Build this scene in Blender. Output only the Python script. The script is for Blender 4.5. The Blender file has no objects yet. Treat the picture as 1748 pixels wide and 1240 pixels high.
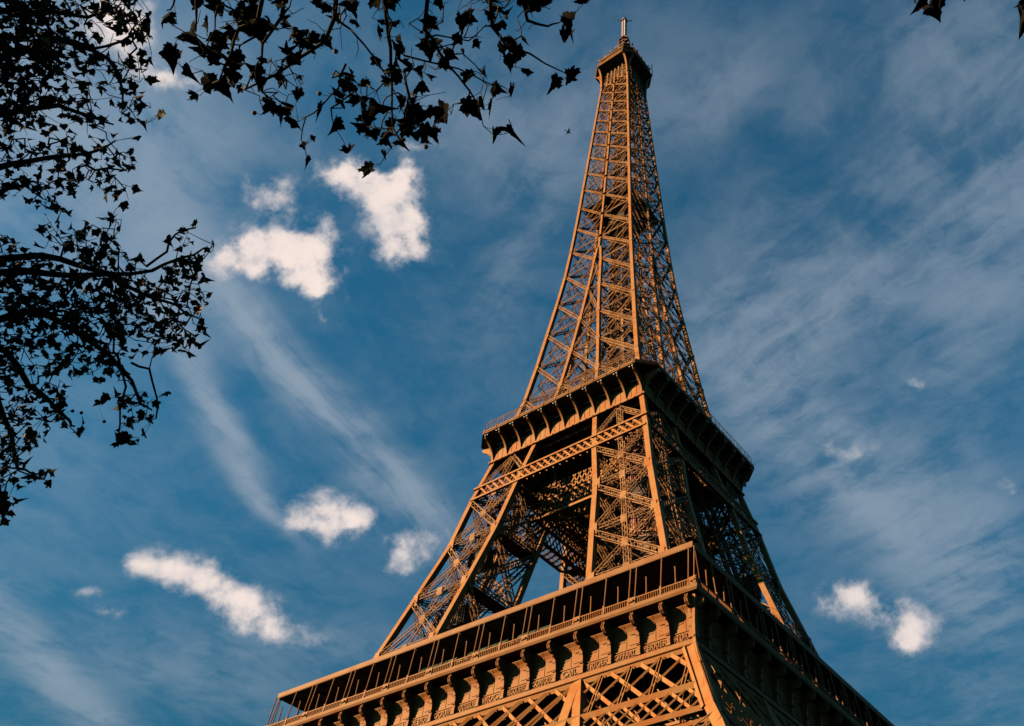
import bpy, math, random
import numpy as np
from mathutils import Vector, Matrix
PI = math.pi
R = math.radians
# ------------------------------------------------------------------ camera
CAM = np.array([79.4494, -112.6991, 3.5863])
YAW, PIT, ROL, FPX = -0.643639211, 0.825482455, 0.0348742965, 1531.557
PPX, PPY = 154.263, -59.929            # principal point offset in px of the 1748 px wide photograph (it was cropped)
PW, PH = 1748.0, 1240.0
fw = np.array([math.sin(YAW)*math.cos(PIT), math.cos(YAW)*math.cos(PIT), math.sin(PIT)])
r0 = np.array([math.cos(YAW), -math.sin(YAW), 0.0]); u0 = np.cross(r0, fw)
RT = r0*math.cos(ROL)+u0*math.sin(ROL); UP = -r0*math.sin(ROL)+u0*math.cos(ROL)
sc = bpy.context.scene
cd = bpy.data.cameras.new('camera'); cam = bpy.data.objects.new('camera', cd)
sc.collection.objects.link(cam); sc.camera = cam
cd.sensor_width = 36; cd.lens = FPX/PW*36
cd.shift_x = -PPX/PW; cd.shift_y = PPY/PW
cd.clip_end = 20000; cd.clip_start = 0.1
cam.matrix_world = Matrix(((RT[0], UP[0], -fw[0], CAM[0]), (RT[1], UP[1], -fw[1], CAM[1]), (RT[2], UP[2], -fw[2], CAM[2]), (0, 0, 0, 1)))
def ray(x, y):
    d = fw+RT*(x-PW/2-PPX)/FPX+UP*(PH/2+PPY-y)/FPX
    return d/np.linalg.norm(d)
def at(x, y, dist): return CAM+ray(x, y)*dist
def proj(P):
    d = np.asarray(P)-CAM; z = d @ fw
    return PW/2+PPX+FPX*(d @ RT)/z, PH/2+PPY-FPX*(d @ UP)/z, z
# ------------------------------------------------------------------ sun, sky, exposure
SUN_EL, SUN_AZ = R(18.5), math.atan2(-math.sin(R(44)), -math.cos(R(44)))
sd = bpy.data.lights.new('sun', 'SUN'); so = bpy.data.objects.new('sun', sd); sc.collection.objects.link(so)
sdir = Vector((math.sin(SUN_AZ)*math.cos(SUN_EL), math.cos(SUN_AZ)*math.cos(SUN_EL), math.sin(SUN_EL)))
so.rotation_euler = sdir.to_track_quat('Z', 'Y').to_euler()
sd.energy = 5.0; sd.angle = R(0.5); sd.color = (1, .66, .33)
sc.view_settings.view_transform = 'Standard'; sc.view_settings.look = 'None'
sc.view_settings.exposure = 2.05; sc.view_settings.gamma = 1
sc.cycles.diffuse_bounces = 0; sc.cycles.glossy_bounces = 1; sc.cycles.max_bounces = 2
world = bpy.data.worlds.new('World'); sc.world = world; world.use_nodes = True
nt = world.node_tree; nt.nodes.clear()
class G:                                 # tiny node-graph helper
    def __init__(s, t): s.t = t
    def n(s, typ, **kw):
        o = s.t.nodes.new(typ)
        for k, v in kw.items(): setattr(o, k, v)
        return o
    def put(s, sock, v):
        if isinstance(v, bpy.types.NodeSocket): s.t.links.new(v, sock)
        else: sock.default_value = v
    def m(s, op, a, b=0.0, c=0.0, clamp=False):
        o = s.n('ShaderNodeMath', operation=op, use_clamp=clamp)
        s.put(o.inputs[0], a); s.put(o.inputs[1], b)
        if op in ('MULTIPLY_ADD', 'SMOOTH_MIN', 'SMOOTH_MAX', 'COMPARE'): s.put(o.inputs[2], c)
        return o.outputs[0]
    def v(s, op, a, b=None):
        o = s.n('ShaderNodeVectorMath', operation=op); s.put(o.inputs[0], a)
        if b is not None:
            s.put(o.inputs[3] if op == 'SCALE' else o.inputs[1], b)
        return o.outputs['Value'] if op in ('DOT_PRODUCT', 'LENGTH') else o.outputs['Vector']
    def noise(s, vec, scale, detail=6, rough=.55, dist=0.0):
        o = s.n('ShaderNodeTexNoise'); s.put(o.inputs['Vector'], vec)
        o.inputs['Scale'].default_value = scale; o.inputs['Detail'].default_value = detail
        o.inputs['Roughness'].default_value = rough; o.inputs['Distortion'].default_value = dist
        return o
    def ramp(s, x, a, b, c=0.0, d=1.0):
        o = s.n('ShaderNodeMapRange', interpolation_type='SMOOTHSTEP'); s.put(o.inputs[0], x)
        for i, q in enumerate((a, b, c, d)): s.put(o.inputs[i+1], q)
        return o.outputs[0]
    def mix(s, f, a, b, blend='MIX'):
        o = s.n('ShaderNodeMix', data_type='RGBA', blend_type=blend); s.put(o.inputs[0], f)
        s.put(o.inputs[6], a); s.put(o.inputs[7], b); return o.outputs[2]
g = G(nt)
sky = g.n('ShaderNodeTexSky', sky_type='NISHITA'); sky.sun_disc = False
sky.sun_elevation = SUN_EL; sky.sun_rotation = SUN_AZ; sky.air_density = 1.0; sky.dust_density = .6; sky.ozone_density = 2.5
tc = g.n('ShaderNodeTexCoord'); dirv = tc.outputs['Generated']
sep = g.n('ShaderNodeSeparateXYZ'); g.put(sep.inputs[0], dirv)
dz = g.m('MAXIMUM', sep.outputs[2], .08)
comb = g.n('ShaderNodeCombineXYZ'); g.put(comb.inputs[0], g.m('DIVIDE', sep.outputs[0], dz)); g.put(comb.inputs[1], g.m('DIVIDE', sep.outputs[1], dz)); comb.inputs[2].default_value = 1
P0 = comb.outputs[0]                     # clouds live on a flat layer above the ground: x/z, y/z
def warp(src, sc_, amp, det=3, at_=None):
    nn = g.noise(at_ or src, sc_, det, .6)
    return g.v('ADD', src, g.v('MULTIPLY', g.v('SUBTRACT', nn.outputs['Color'], (.5, .5, .5)), (amp, amp, 0)))
Pw = warp(warp(P0, 9, .04, 2, dirv), 30, .062, 8, dirv)
Pc = warp(P0, 3, .10, 3)
def plane(x, y):
    d = ray(x, y); return np.array([d[0]/d[2], d[1]/d[2]])
def blob(src, x, y, rx, ry, rot, s):
    c = plane(x, y); J = np.array([plane(x+1, y)-c, plane(x, y+1)-c]).T; Ji = np.linalg.inv(J)
    a = R(rot); Rm = np.array([[math.cos(a)/rx, math.sin(a)/rx], [-math.sin(a)/ry, math.cos(a)/ry]])
    A = Rm @ Ji; o = -A @ c
    du = g.v('DOT_PRODUCT', src, (A[0, 0], A[0, 1], o[0])); dv = g.v('DOT_PRODUCT', src, (A[1, 0], A[1, 1], o[1]))
    r2 = g.m('ADD', g.m('MULTIPLY', du, du), g.m('MULTIPLY', dv, dv))
    return g.m('MULTIPLY', g.m('POWER', 2.718, g.m('MULTIPLY', r2, -1.0)), s)
CUM = [(600, 308, 70, 28, 12, 1.3), (690, 305, 46, 24, -5, 1.1), (655, 352, 42, 40, 40, 1.4), (708, 380, 34, 30, 0, 1.3), (692, 425, 52, 28, 10, 1.4),
       (462, 335, 50, 30, 20, .85), (392, 445, 56, 26, -10, 1.1), (450, 422, 58, 36, 0, 1.25), (525, 412, 60, 32, 0, 1.05), (520, 455, 54, 34, 25, 1.2), (548, 492, 34, 18, 20, .95), (560, 540, 24, 14, 50, .45),
       (560, 883, 52, 42, 0, 1.35), (612, 886, 30, 17, 0, .95), (512, 893, 30, 15, 0, .65), (715, 925, 62, 34, -15, .85), (690, 965, 36, 24, 0, .6),
       (290, 972, 72, 30, 8, 1.05), (365, 1008, 70, 34, 15, 1.05), (440, 1045, 64, 32, 20, .95), (490, 1085, 90, 18, 8, .6), (240, 965, 24, 14, 0, .6),
       (1448, 1022, 44, 32, 5, 1.1), (1555, 1072, 54, 38, 15, 1.3), (1552, 1100, 24, 18, 0, .7),
       (190, 20, 80, 56, 20, 1.2), (285, 138, 56, 26, 5, 1.1), (215, 80, 48, 34, 40, .8), (150, 1008, 26, 12, 0, .55), (190, 1045, 26, 13, 0, .5),
       (1455, 765, 54, 20, 5, .6), (1560, 652, 20, 12, 0, .6), (1730, 830, 26, 16, 40, .55), (1560, 780, 24, 22, 0, .42), (720, 250, 46, 16, -10, .45)]
CIR = [(440, 570, 180, 30, 50, 1.5), (600, 730, 190, 32, 47, 1.4), (365, 690, 150, 24, 62, 1.6), (440, 845, 95, 18, 52, 1.3), (700, 860, 110, 30, 28, .9),
       (90, 1150, 200, 40, 45, 1.0), (330, 1150, 170, 60, 10, .32), (520, 1100, 150, 34, 0, .35), (230, 420, 190, 110, 50, .95), (120, 150, 230, 180, 0, 1.0),
       (330, 250, 120, 80, 0, .25), (880, 470, 130, 40, -60, .5), (960, 250, 200, 90, -40, .45), (760, 180, 190, 90, 0, .4), (1240, 150, 130, 60, -40, .4),
       (1650, 130, 150, 200, 10, .5), (1700, 480, 260, 120, -60, .6), (1480, 480, 240, 60, -35, .7), (1300, 480, 160, 60, -30, .42), (1260, 640, 150, 60, 30, .4),
       (1450, 800, 260, 90, 30, .75), (1560, 950, 200, 60, 40, .55), (1650, 1150, 200, 60, 60, .22), (1330, 560, 120, 90, 0, .5), (1700, 960, 140, 80, 70, .5), (1380, 190, 40, 60, 20, .25),
       (1400, 350, 240, 50, -20, .25), (560, 260, 150, 40, 0, .25), (40, 700, 150, 300, 0, .22)]
def total(lst, src):
    t = None
    for b in lst:
        q = blob(src, *b); t = q if t is None else g.m('ADD', t, q)
    return t
cum = total(CUM, Pw)
n1 = g.noise(dirv, 38, 12, .61); n2 = g.noise(dirv, 17, 5, .55)
cumd = g.m('ADD', g.m('MINIMUM', cum, 1.25), g.m('MULTIPLY', g.m('SUBTRACT', n1.outputs[0], .5), 2.9))
cumd = g.m('MULTIPLY', g.m('POWER', g.ramp(cumd, .16, 1.35), .9), g.ramp(cum, .02, .5))
def fibre(rot, seed):
    mp = g.n('ShaderNodeMapping'); g.put(mp.inputs[0], warp(P0, 3.0, .11, 4)); mp.inputs[1].default_value = (seed, seed, 0); mp.vector_type = 'TEXTURE'; mp.inputs[2].default_value = (0, 0, R(rot)); mp.inputs[3].default_value = (1/1.8, 1/14, 1)
    a_ = g.noise(mp.outputs[0], 1.7, 9, .60, .0)
    return a_.outputs[0]
n4 = g.noise(warp(P0, 4, .20, 5), 9, 10, .64); n6 = g.noise(warp(P0, 2.5, .25, 3), 2.2, 4, .5)
def cirrus(lst, rot, seed, wf, lo=.36, hi=.66):
    t_ = g.m('ADD', g.m('MULTIPLY', fibre(rot, seed), wf), g.m('MULTIPLY', n4.outputs[0], 1-wf))
    t_ = g.m('ADD', g.m('MULTIPLY', t_, .75), g.m('MULTIPLY', n6.outputs[0], .25))
    return g.m('MULTIPLY', g.m('MINIMUM', total(lst, Pc), 1.8), g.ramp(t_, lo, hi, .10, 1.0))
cird = g.m('ADD', cirrus(CIR[:5], 103, 0, .65, .34, .62), g.m('ADD', cirrus(CIR[5:11]+CIR[27:], 95, 3, .35, .30, .58), cirrus(CIR[11:27], -16, 7, .42, .37, .63)))
cird = g.m('SUBTRACT', 1.0, g.m('POWER', 2.718, g.m('MULTIPLY', -1.25, g.m('ADD', cird, g.m('MULTIPLY', g.ramp(g.m('ADD', g.m('MULTIPLY', n4.outputs[0], .6), g.m('MULTIPLY', n6.outputs[0], .4)), .38, .66), .16)))))
hz = g.ramp(sep.outputs[2], -.05, .72, .20, 1.04)     # low sky dimmed, also to cut the ambient light
vis = g.v('SCALE', g.v('MULTIPLY', sky.outputs[0], (.122, .49, .53)), g.m('ADD', hz, g.ramp(sep.outputs[2], .30, .02, 0, .7)))  # horizon glow added out of view to brighten the shaded faces
base = vis
cirlit = (1.9, 2.2, 2.55, 1); 
c1 = g.mix(g.m('MULTIPLY', cird, .72), base, cirlit)
shade = g.ramp(g.m('ADD', g.m('MULTIPLY', g.m('MINIMUM', cum, 1.3), .40), g.m('ADD', g.m('MULTIPLY', n2.outputs[0], .5), g.m('MULTIPLY', n1.outputs[0], .5))), .60, 1.20)
ccol = g.mix(shade, (2.0, 2.15, 2.45, 1), (4.9, 4.1, 3.7, 1))
c2 = g.mix(g.m('MULTIPLY', cumd, .93), c1, ccol)
bg = g.n('ShaderNodeBackground'); g.put(bg.inputs[0], c2); bg.inputs[1].default_value = .05
wo = g.n('ShaderNodeOutputWorld'); nt.links.new(bg.outputs[0], wo.inputs[0])
world.cycles.sampling_method = 'MANUAL'; world.cycles.sample_map_resolution = 512
# ------------------------------------------------------------------ materials
def material(name, col, rough=.6, metallic=0.0, var=0.0, vscale=1.0, col2=None, bump=0.0, spec=.4):
    m = bpy.data.materials.new(name); m.use_nodes = True; t = G(m.node_tree); b = m.node_tree.nodes['Principled BSDF']
    b.inputs['Roughness'].default_value = rough; b.inputs['Metallic'].default_value = metallic
    b.inputs['Specular IOR Level'].default_value = spec
    c = (*col, 1)
    if var or col2:
        co = t.n('ShaderNodeTexCoord').outputs['Object']
        nn = t.noise(co, vscale, 6, .6)
        c2_ = (*col2, 1) if col2 else tuple(x*(1-var) for x in col)+(1,)
        cc = t.mix(t.ramp(nn.outputs[0], .40, .66), c, c2_)
        n5 = t.noise(co, vscale*7, 4, .6)
        cc = t.mix(t.ramp(n5.outputs[0], .62, .75, 0, .55), cc, tuple(x*.55 for x in col)+(1,))
        m.node_tree.links.new(cc, b.inputs['Base Color'])
        if bump:
            bp = t.n('ShaderNodeBump'); bp.inputs['Strength'].default_value = bump; t.put(bp.inputs['Height'], n5.outputs[0])
            m.node_tree.links.new(bp.outputs[0], b.inputs['Normal'])
    else: b.inputs['Base Color'].default_value = c
    return m
IRON = material('iron_paint', (.168, .084, .033), .6, 0, .2, .55, (.162, .058, .017), .12, .08)
IRON2 = material('iron_paint_lattice', (.168, .091, .045), .65, 0, .3, .5, (.085, .040, .021), 0, .06)
FRZ = material('frieze_paint', (.136, .063, .0225), .6, 0, .2, .8, (.136, .045, .012), .15, .08)
CANO = material('canopy_paint', (.122, .061, .027), .6, 0, .15, .4, (.106, .042, .014), spec=.08)
DARKU = material('dark_shade_and_seam', (.022, .017, .014), .95, 0, .3, .5)  # shade of the undersides put into the colour; also seams and lift cars
GREYM = material('mast_metal', (.36, .34, .35), .45, .0, .2, .6)
LAMPM = material('lamp_housing', (.55, .53, .5), .4)
REDP = material('red_paint', (.16, .025, .018), .5, 0, .2, 1)
PAV = material('pavilion_wall', (.03, .034, .032), .35, 0, .2, .5)
PAVL = material('pavilion_blind', (.22, .21, .17), .6, 0, .2, .7)
BARK = material('plane_bark', (.018, .016, .012), .95, 0, .4, 3, (.008, .007, .005), 0, .1)
GRND = material('shaded_lawn', (.010, .014, .009), .95, 0, .3, .3)  # ground darkened in place of shade from trees and houses not built
STONE = material('base_masonry', (.2, .18, .14), .9, 0, .2, .3)
FRUIT = material('seed_ball_husk', (.05, .035, .02), .9)
BIRD = material('bird_plumage', (.03, .03, .035), .8)
def leafmat(name, a, b):
    m = bpy.data.materials.new(name); m.use_nodes = True; t = G(m.node_tree); nd = m.node_tree.nodes; bs = nd['Principled BSDF']
    geo = t.n('ShaderNodeNewGeometry'); cr = t.n('ShaderNodeValToRGB')
    cr.color_ramp.elements[0].color = (*a, 1); cr.color_ramp.elements[1].color = (*b, 1)
    cr.color_ramp.elements[0].position = .0; cr.color_ramp.elements[1].position = .80
    e = cr.color_ramp.elements.new(.93); e.color = (.08, .05, .01, 1)
    e = cr.color_ramp.elements.new(.985); e.color = (.15, .06, .012, 1)
    m.node_tree.links.new(geo.outputs['Random Per Island'], cr.inputs[0]); m.node_tree.links.new(cr.outputs[0], bs.inputs['Base Color'])
    bs.inputs['Roughness'].default_value = .75; bs.inputs['Specular IOR Level'].default_value = .12
    return m
LEAF = leafmat('plane_leaf', (.007, .011, .004), (.014, .017, .005))
# ------------------------------------------------------------------ mesh builder
COL = sc.collection
class M:
    def __init__(s, k=0): s.b = []; s.V = []; s.F = []; s.k = k
    def rt(s, P):
        x, y, z = P
        for _ in range(s.k % 4): x, y = -y, x
        return (x, y, z)
    def bar(s, P, Q, a, b=None, up=(0, 0, 1)):
        s.b.append((*s.rt(P), *s.rt(Q), a, a if b is None else b, *s.rt(up)))
    def poly(s, vs, fs):
        o = len(s.V); s.V += [s.rt(v) for v in vs]; s.F += [tuple(i+o for i in f) for f in fs]
    def box(s, x0, x1, y0, y1, z0, z1):
        v = [(x, y, z) for z in (z0, z1) for y in (y0, y1) for x in (x0, x1)]
        s.poly(v, [(0, 2, 3, 1), (4, 5, 7, 6), (0, 1, 5, 4), (2, 6, 7, 3), (0, 4, 6, 2), (1, 3, 7, 5)])
    def girder(s, P, Q, w, d, n, cw=.11, ww=.06, pitch=1.0, sides=False):
        P = np.array(P, float); Q = np.array(Q, float); n = np.array(n, float)
        L = np.linalg.norm(Q-P); t = (Q-P)/L; n = n-t*(n @ t); n /= np.linalg.norm(n); sd_ = np.cross(t, n)
        for a in (-1, 1):
            for c in (-1, 1):
                o = sd_*(a*(w-cw)/2)+n*(c*(d-cw)/2); s.bar(P+o, Q+o, cw, cw, n)
        N = max(2, int(L/(w*pitch)))
        for c in (-1, 1):
            for i in range(N):
                p0 = P+t*(L*i/N); p1 = P+t*(L*(i+1)/N); a = 1 if i % 2 else -1
                s.bar(p0+sd_*a*(w/2-cw*.6)+n*c*(d/2-cw*.7), p1-sd_*a*(w/2-cw*.6)+n*c*(d/2-cw*.7), ww, ww*.6, n)
        if sides:
            for c in (-1, 1):
                for i in range(N):
                    p0 = P+t*(L*i/N); p1 = P+t*(L*(i+1)/N); a = 1 if i % 2 else -1
                    s.bar(p0+n*a*(d/2-cw*.6)+sd_*c*(w/2-cw*.7), p1-n*a*(d/2-cw*.6)+sd_*c*(w/2-cw*.7), ww, ww*.6, sd_)
    def tube(s, pts, rad, seg=8):
        pts = [np.array(p, float) for p in pts]; rings = []; vs = []; fs = []
        for i, p in enumerate(pts):
            t = pts[min(i+1, len(pts)-1)]-pts[max(i-1, 0)]; t /= np.linalg.norm(t)
            h = np.array((0, 0, 1.)) if abs(t[2]) < .9 else np.array((1., 0, 0)); a = np.cross(t, h); a /= np.linalg.norm(a); b = np.cross(t, a)
            r = rad[i] if hasattr(rad, '__len__') else rad
            for j in range(seg): vs.append(tuple(p+a*r*math.cos(2*PI*j/seg)+b*r*math.sin(2*PI*j/seg)))
        for i in range(len(pts)-1):
            for j in range(seg): fs.append((i*seg+j, i*seg+(j+1) % seg, (i+1)*seg+(j+1) % seg, (i+1)*seg+j))
        fs.append(tuple(range(seg))[::-1]); fs.append(tuple((len(pts)-1)*seg+j for j in range(seg)))
        s.poly(vs, fs)
    def prism(s, prof, x0, x1):          # prof: (y,z) outline, extruded along x
        n = len(prof); vs = [(x0, y, z) for y, z in prof]+[(x1, y, z) for y, z in prof]
        s.poly(vs, [tuple(range(n)), tuple(range(2*n-1, n-1, -1))]+[(i, i+n, (i+1) % n+n, (i+1) % n) for i in range(n)])
    def mesh(s, name):
        me = bpy.data.meshes.new(name)
        V = np.array(s.V, float).reshape(-1, 3); F = s.F
        if s.b:
            B = np.array(s.b, float); P, Q = B[:, 0:3], B[:, 3:6]; a, b, up = B[:, 6:7]/2, B[:, 7:8]/2, B[:, 8:11]
            d = Q-P; d /= np.linalg.norm(d, axis=1, keepdims=True)+1e-12; sd_ = np.cross(d, up)
            bad = np.linalg.norm(sd_, axis=1) < 1e-3; sd_[bad] = np.cross(d[bad], np.array([1., .3, 0]))
            sd_ /= np.linalg.norm(sd_, axis=1, keepdims=True); t = np.cross(sd_, d)
            vs = np.stack([E_+sd_*a*i+t*b*j for E_ in (P, Q) for (i, j) in ((-1, -1), (1, -1), (1, 1), (-1, 1))], 1).reshape(-1, 3)
            q = np.array([(3, 2, 1, 0), (4, 5, 6, 7), (0, 1, 5, 4), (1, 2, 6, 5), (2, 3, 7, 6), (3, 0, 4, 7)])
            fb = (q[None]+(np.arange(len(B))*8)[:, None, None]).reshape(-1, 4)+len(V)
            V = np.vstack([V, vs])
        else: fb = np.zeros((0, 4), int)
        lt = [len(f) for f in F]; li = [i for f in F for i in f]
        loops = np.concatenate([np.array(li, int), fb.ravel()]); tot = np.concatenate([np.array(lt, int), np.full(len(fb), 4)])
        me.vertices.add(len(V)); me.vertices.foreach_set('co', V.ravel())
        me.loops.add(len(loops)); me.loops.foreach_set('vertex_index', loops.astype(np.int32))
        me.polygons.add(len(tot)); me.polygons.foreach_set('loop_start', (np.cumsum(tot)-tot).astype(np.int32))
        me.polygons.foreach_set('loop_total', tot.astype(np.int32)); me.polygons.foreach_set('use_smooth', np.zeros(len(tot), bool)); me.update(calc_edges=True)
        return me
    def build(s, name, mat, parent=None):
        me = s.mesh(name); me.materials.append(mat); o = bpy.data.objects.new(name, me); COL.objects.link(o)
        if parent is not None: o.parent = parent
        return o
def link(name, me, parent, loc=(0, 0, 0), rz=0):
    o = bpy.data.objects.new(name, me); COL.objects.link(o); o.parent = parent; o.location = loc; o.rotation_euler = (0, 0, rz); return o
def copy(src, parent, loc, rz=0):
    o = src.copy(); COL.objects.link(o); o.parent = parent; o.location = loc; o.rotation_euler = (0, 0, rz); return o
def thing(name, label, cat, loc=(0, 0, 0), group=None):
    o = bpy.data.objects.new(name, None); COL.objects.link(o); o.location = loc; o['label'] = label; o['category'] = cat
    if group: o['group'] = group
    return o
def rotp(x, y, k):
    for _ in range(k % 4): x, y = -y, x
    return x, y
# ------------------------------------------------------------------ ground (outside the picture, below)
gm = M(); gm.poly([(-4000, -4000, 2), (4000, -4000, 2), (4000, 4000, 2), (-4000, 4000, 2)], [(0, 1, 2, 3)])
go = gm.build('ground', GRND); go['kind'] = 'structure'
# ------------------------------------------------------------------ the tower
TW = thing('lattice_tower', 'tall orange-brown wrought iron lattice tower with two wide galleries and a mast on top', 'tower', (0, 0, 2))
TW.location = (0, 0, 0)
ZO = [0, 20, 39.4, 42.2, 51.5, 57, 70.6, 80, 91, 101, 105, 110.2, 126.9, 136.7, 147, 157, 168.3, 177.7, 187.5, 196.8, 205.4, 213.7, 221.9, 263.7, 276]
WO = [62.4, 50.6, 40.55, 38.75, 34.4, 30.6, 26.75, 24.15, 21.15, 19.35, 18.6, 17.3, 14.1, 12.92, 11.85, 10.8, 9.75, 9.15, 8.62, 8.16, 7.8, 7.4, 7.05, 5.2, 4.85]
ZI = [0, 51.5, 57, 70.6, 80, 91, 101, 110, 117, 126.7, 137, 147, 157.5, 168, 174]
WI = [37.4, 18.5, 16.2, 13.6, 11.85, 9.9, 8.0, 6.4, 5.6, 4.5, 3.4, 2.4, 1.6, .95, .35]
wo_ = lambda z: float(np.interp(z, ZO, WO)); wi_ = lambda z: float(np.interp(z, ZI, WI))
def boxcol(m, fx, zs, a):                # box girder through points fx(z), following the profile
    for z0, z1 in zip(zs[:-1], zs[1:]):
        p, q = fx(z0), fx(z1)
        m.bar(p, q, a, a, (0, -1, 0))
def plateband(m, fx, zs, a):             # riveted cover strips that stand proud at every node
    for z in zs:
        p, q = np.array(fx(z-.55)), np.array(fx(z+.55)); m.bar(p, q, a*1.05, a*1.05, (0, -1, 0))
def panelX(m, A0, B0, A1, B1, n, w, hz=True, pitch=1.0, cw=.11, ww=.06, d=None):
    # A/B: the two uprights, 0 lower node, 1 upper node
    d = w if d is None else d
    n = np.array(n, float)
    m.girder(A1, B0, w, d, n, cw*1.15, ww*1.2, pitch)
    m.girder(A0, B1, w*.8, d*.8, n, cw, ww, pitch)
    if hz: m.girder(A0, B0, w*.7, d*.8, n, cw*.9, ww, pitch)
CW_ = .95
legz = [57.6, 69.7, 80.2, 91.2, 101.1, 103.9, 110.2, 115.6]
lowz = [3, 12, 22, 32, 41, 51.6, 57.6]
def leg(k):
    m = M(k)
    o_ = lambda z: wo_(z)-CW_/2; i_ = lambda z: wi_(z)+CW_/2
    for zs, xs in ((lowz, 1), (legz, 1)):
        for a, b in zip(zs[:-1], zs[1:]):
            if (a, b) in ((101.1, 103.9),): continue
            nd = lambda f, h, z: (f(z), -h(z), z)
            quad = [((i_, o_), (o_, o_), (0, -1, 0)), ((o_, o_), (o_, i_), (1, 0, 0)), ((i_, i_), (i_, o_), (1, 0, 0)), ((i_, i_), (o_, i_), (0, 1, 0))]
            for (A, B, n) in quad:
                A0, A1 = nd(*A, a+.3), nd(*A, b-.3); B0, B1 = nd(*B, a+.3), nd(*B, b-.3)
                big = zs is legz
                if a == 103.9:
                    mid = tuple((np.array(A1)+np.array(B1))/2)
                    m.girder(mid, A0, .7, .7, n, .1, .06); m.girder(mid, B0, .8, .8, n, .12, .07)
                elif a >= 110: m.girder(A0, B1, .6, .6, n); m.girder(A1, B0, .6, .6, n)
                elif a == 41 or a == 51.6:
                    if A[1] is o_ and B[1] is o_ or A[0] is o_: continue
                    m.girder(A0, B1, .7, .7, n); m.girder(A1, B0, .7, .7, n)
                else:
                    innf = A[1] is i_ or B[0] is i_ and A[0] is i_
                    panelX(m, A0, B0, A1, B1, n, (1.25 if innf else .95) if big else 1.1, pitch=.8, cw=.17 if innf else .11, ww=.10 if innf else .06)
        # diaphragms: horizontal crosses and struts inside the pylon
        for z in zs[1:]:
            c = [(i_(z), -o_(z), z), (o_(z), -o_(z), z), (o_(z), -i_(z), z), (i_(z), -i_(z), z)]
            m.box(min(c[3][0], c[1][0]), max(c[3][0], c[1][0]), c[3][1]-2.6, c[3][1], z-.08, z+.08) if zs is legz and z < 104 else None
            m.girder(c[0], c[2], .9, .5, (0, 0, 1), .12, .08, .8); m.girder(c[1], c[3], .9, .5, (0, 0, 1), .12, .08, .8)
        for a, b in zip(zs[:-1], zs[1:]):     # spatial diagonals between the faces
            za = (a+b)/2; ca = ((o_(a)+i_(a))/2, -(o_(a)+i_(a))/2, a)
            for q in ((i_, o_), (o_, o_), (o_, i_), (i_, i_)):
                m.bar(ca, (q[0](b), -q[1](b), b), .14); m.bar((q[0](a), -q[1](a), a), ((o_(za)+i_(za))/2, -(o_(za)+i_(za))/2, za), .12)
                m.bar(((o_(za)+i_(za))/2, -(o_(za)+i_(za))/2, za), (q[0](b), -q[1](b), b), .12)
    L = m.build('leg', IRON2, TW)
    for (fx, fy) in ((o_, o_), (i_, o_), (o_, i_), (i_, i_)):
        c = M(k); f = lambda z: (fx(z), -fy(z), z)
        zz = [3, 20, 39.4, 42.2, 51.2]; boxcol(c, f, zz, 1.15)
        zz = [51.6, 57, 63, 70.6, 80, 91, 101, 105, 110.2, 115.8] if False else [51.6, 57, 70.6, 80, 91, 101, 110.2, 115.8]
        boxcol(c, f, zz, CW_); plateband(c, f, [57.6, 69.7, 80.2, 91.2, 101.1], CW_)
        # cover plates and gussets at the nodes
        for z in (69.7, 80.2, 91.2):
            p = np.array(f(z)); sx = -1 if fx is o_ else 1; sy = 1 if fy is o_ else -1
            for (dx, dy, n) in ((sx, 0, 1), (0, sy, 0)):
                off = np.array([dx*1.0, dy*1.0, 0]); pp = p+off*.95
                yy = (-CW_/2*(1 if fy is o_ else -1), ) 
                if dx: c.box(min(pp[0], p[0]), max(pp[0], p[0]), p[1]-CW_/2*(1 if fy is o_ else -1)-.03, p[1]-CW_/2*(1 if fy is o_ else -1)+.05, z-1.1, z+1.0)
                else: c.box(p[0]+CW_/2*(1 if fx is o_ else -1)-.05, p[0]+CW_/2*(1 if fx is o_ else -1)+.03, min(pp[1], p[1]), max(pp[1], p[1]), z-1.1, z+1.0)
        # rows of rivet heads read as a seam line down each flange
        c.build('corner_girder', IRON, L)
    # centre lattice column on both outer faces with square plates
    c = M(k)
    mid = lambda z: ((o_(z)+i_(z))/2, -o_(z)+.1, z); mid2 = lambda z: (o_(z)-.1, -(o_(z)+i_(z))/2, z)
    for f, n in ((mid, (0, -1, 0)), (mid2, (1, 0, 0))):
        for a, b in zip([57.6, 69.7, 80.2, 91.2, 103.9], [69.7, 80.2, 91.2, 103.9, 110.2]): c.girder(f(a), f(b), .95, .7, n, .12, .08, .7)
        for a, b in ((58, 69.7), (69.7, 80.2), (80.2, 91.2), (91.2, 101.1)):
            for z in ((a+b)/2, b):
                p = f(z); h = .55
                if n[1]: c.box(p[0]-h, p[0]+h, p[1]-.52, p[1]-.44, z-.7, z+.7)
                else: c.box(p[0]+.44, p[0]+.52, p[1]-h, p[1]+h, z-.7, z+.7)
    c.build('centre_column', IRON2, L)
    # lift rails and stairs climbing inside the pylon
    c = M(k)
    for t in (.30, .38, .62, .70):
        f = lambda z, t=t: (wi_(z)+(wo_(z)-wi_(z))*t, -(wi_(z)+(wo_(z)-wi_(z))*(.45)), z)
        for a, b in zip([52, 70, 80, 91], [70, 80, 91, 112]): c.girder(f(a), f(b), .55, .55, (0, -1, 0), .14, .09, 1)
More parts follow.
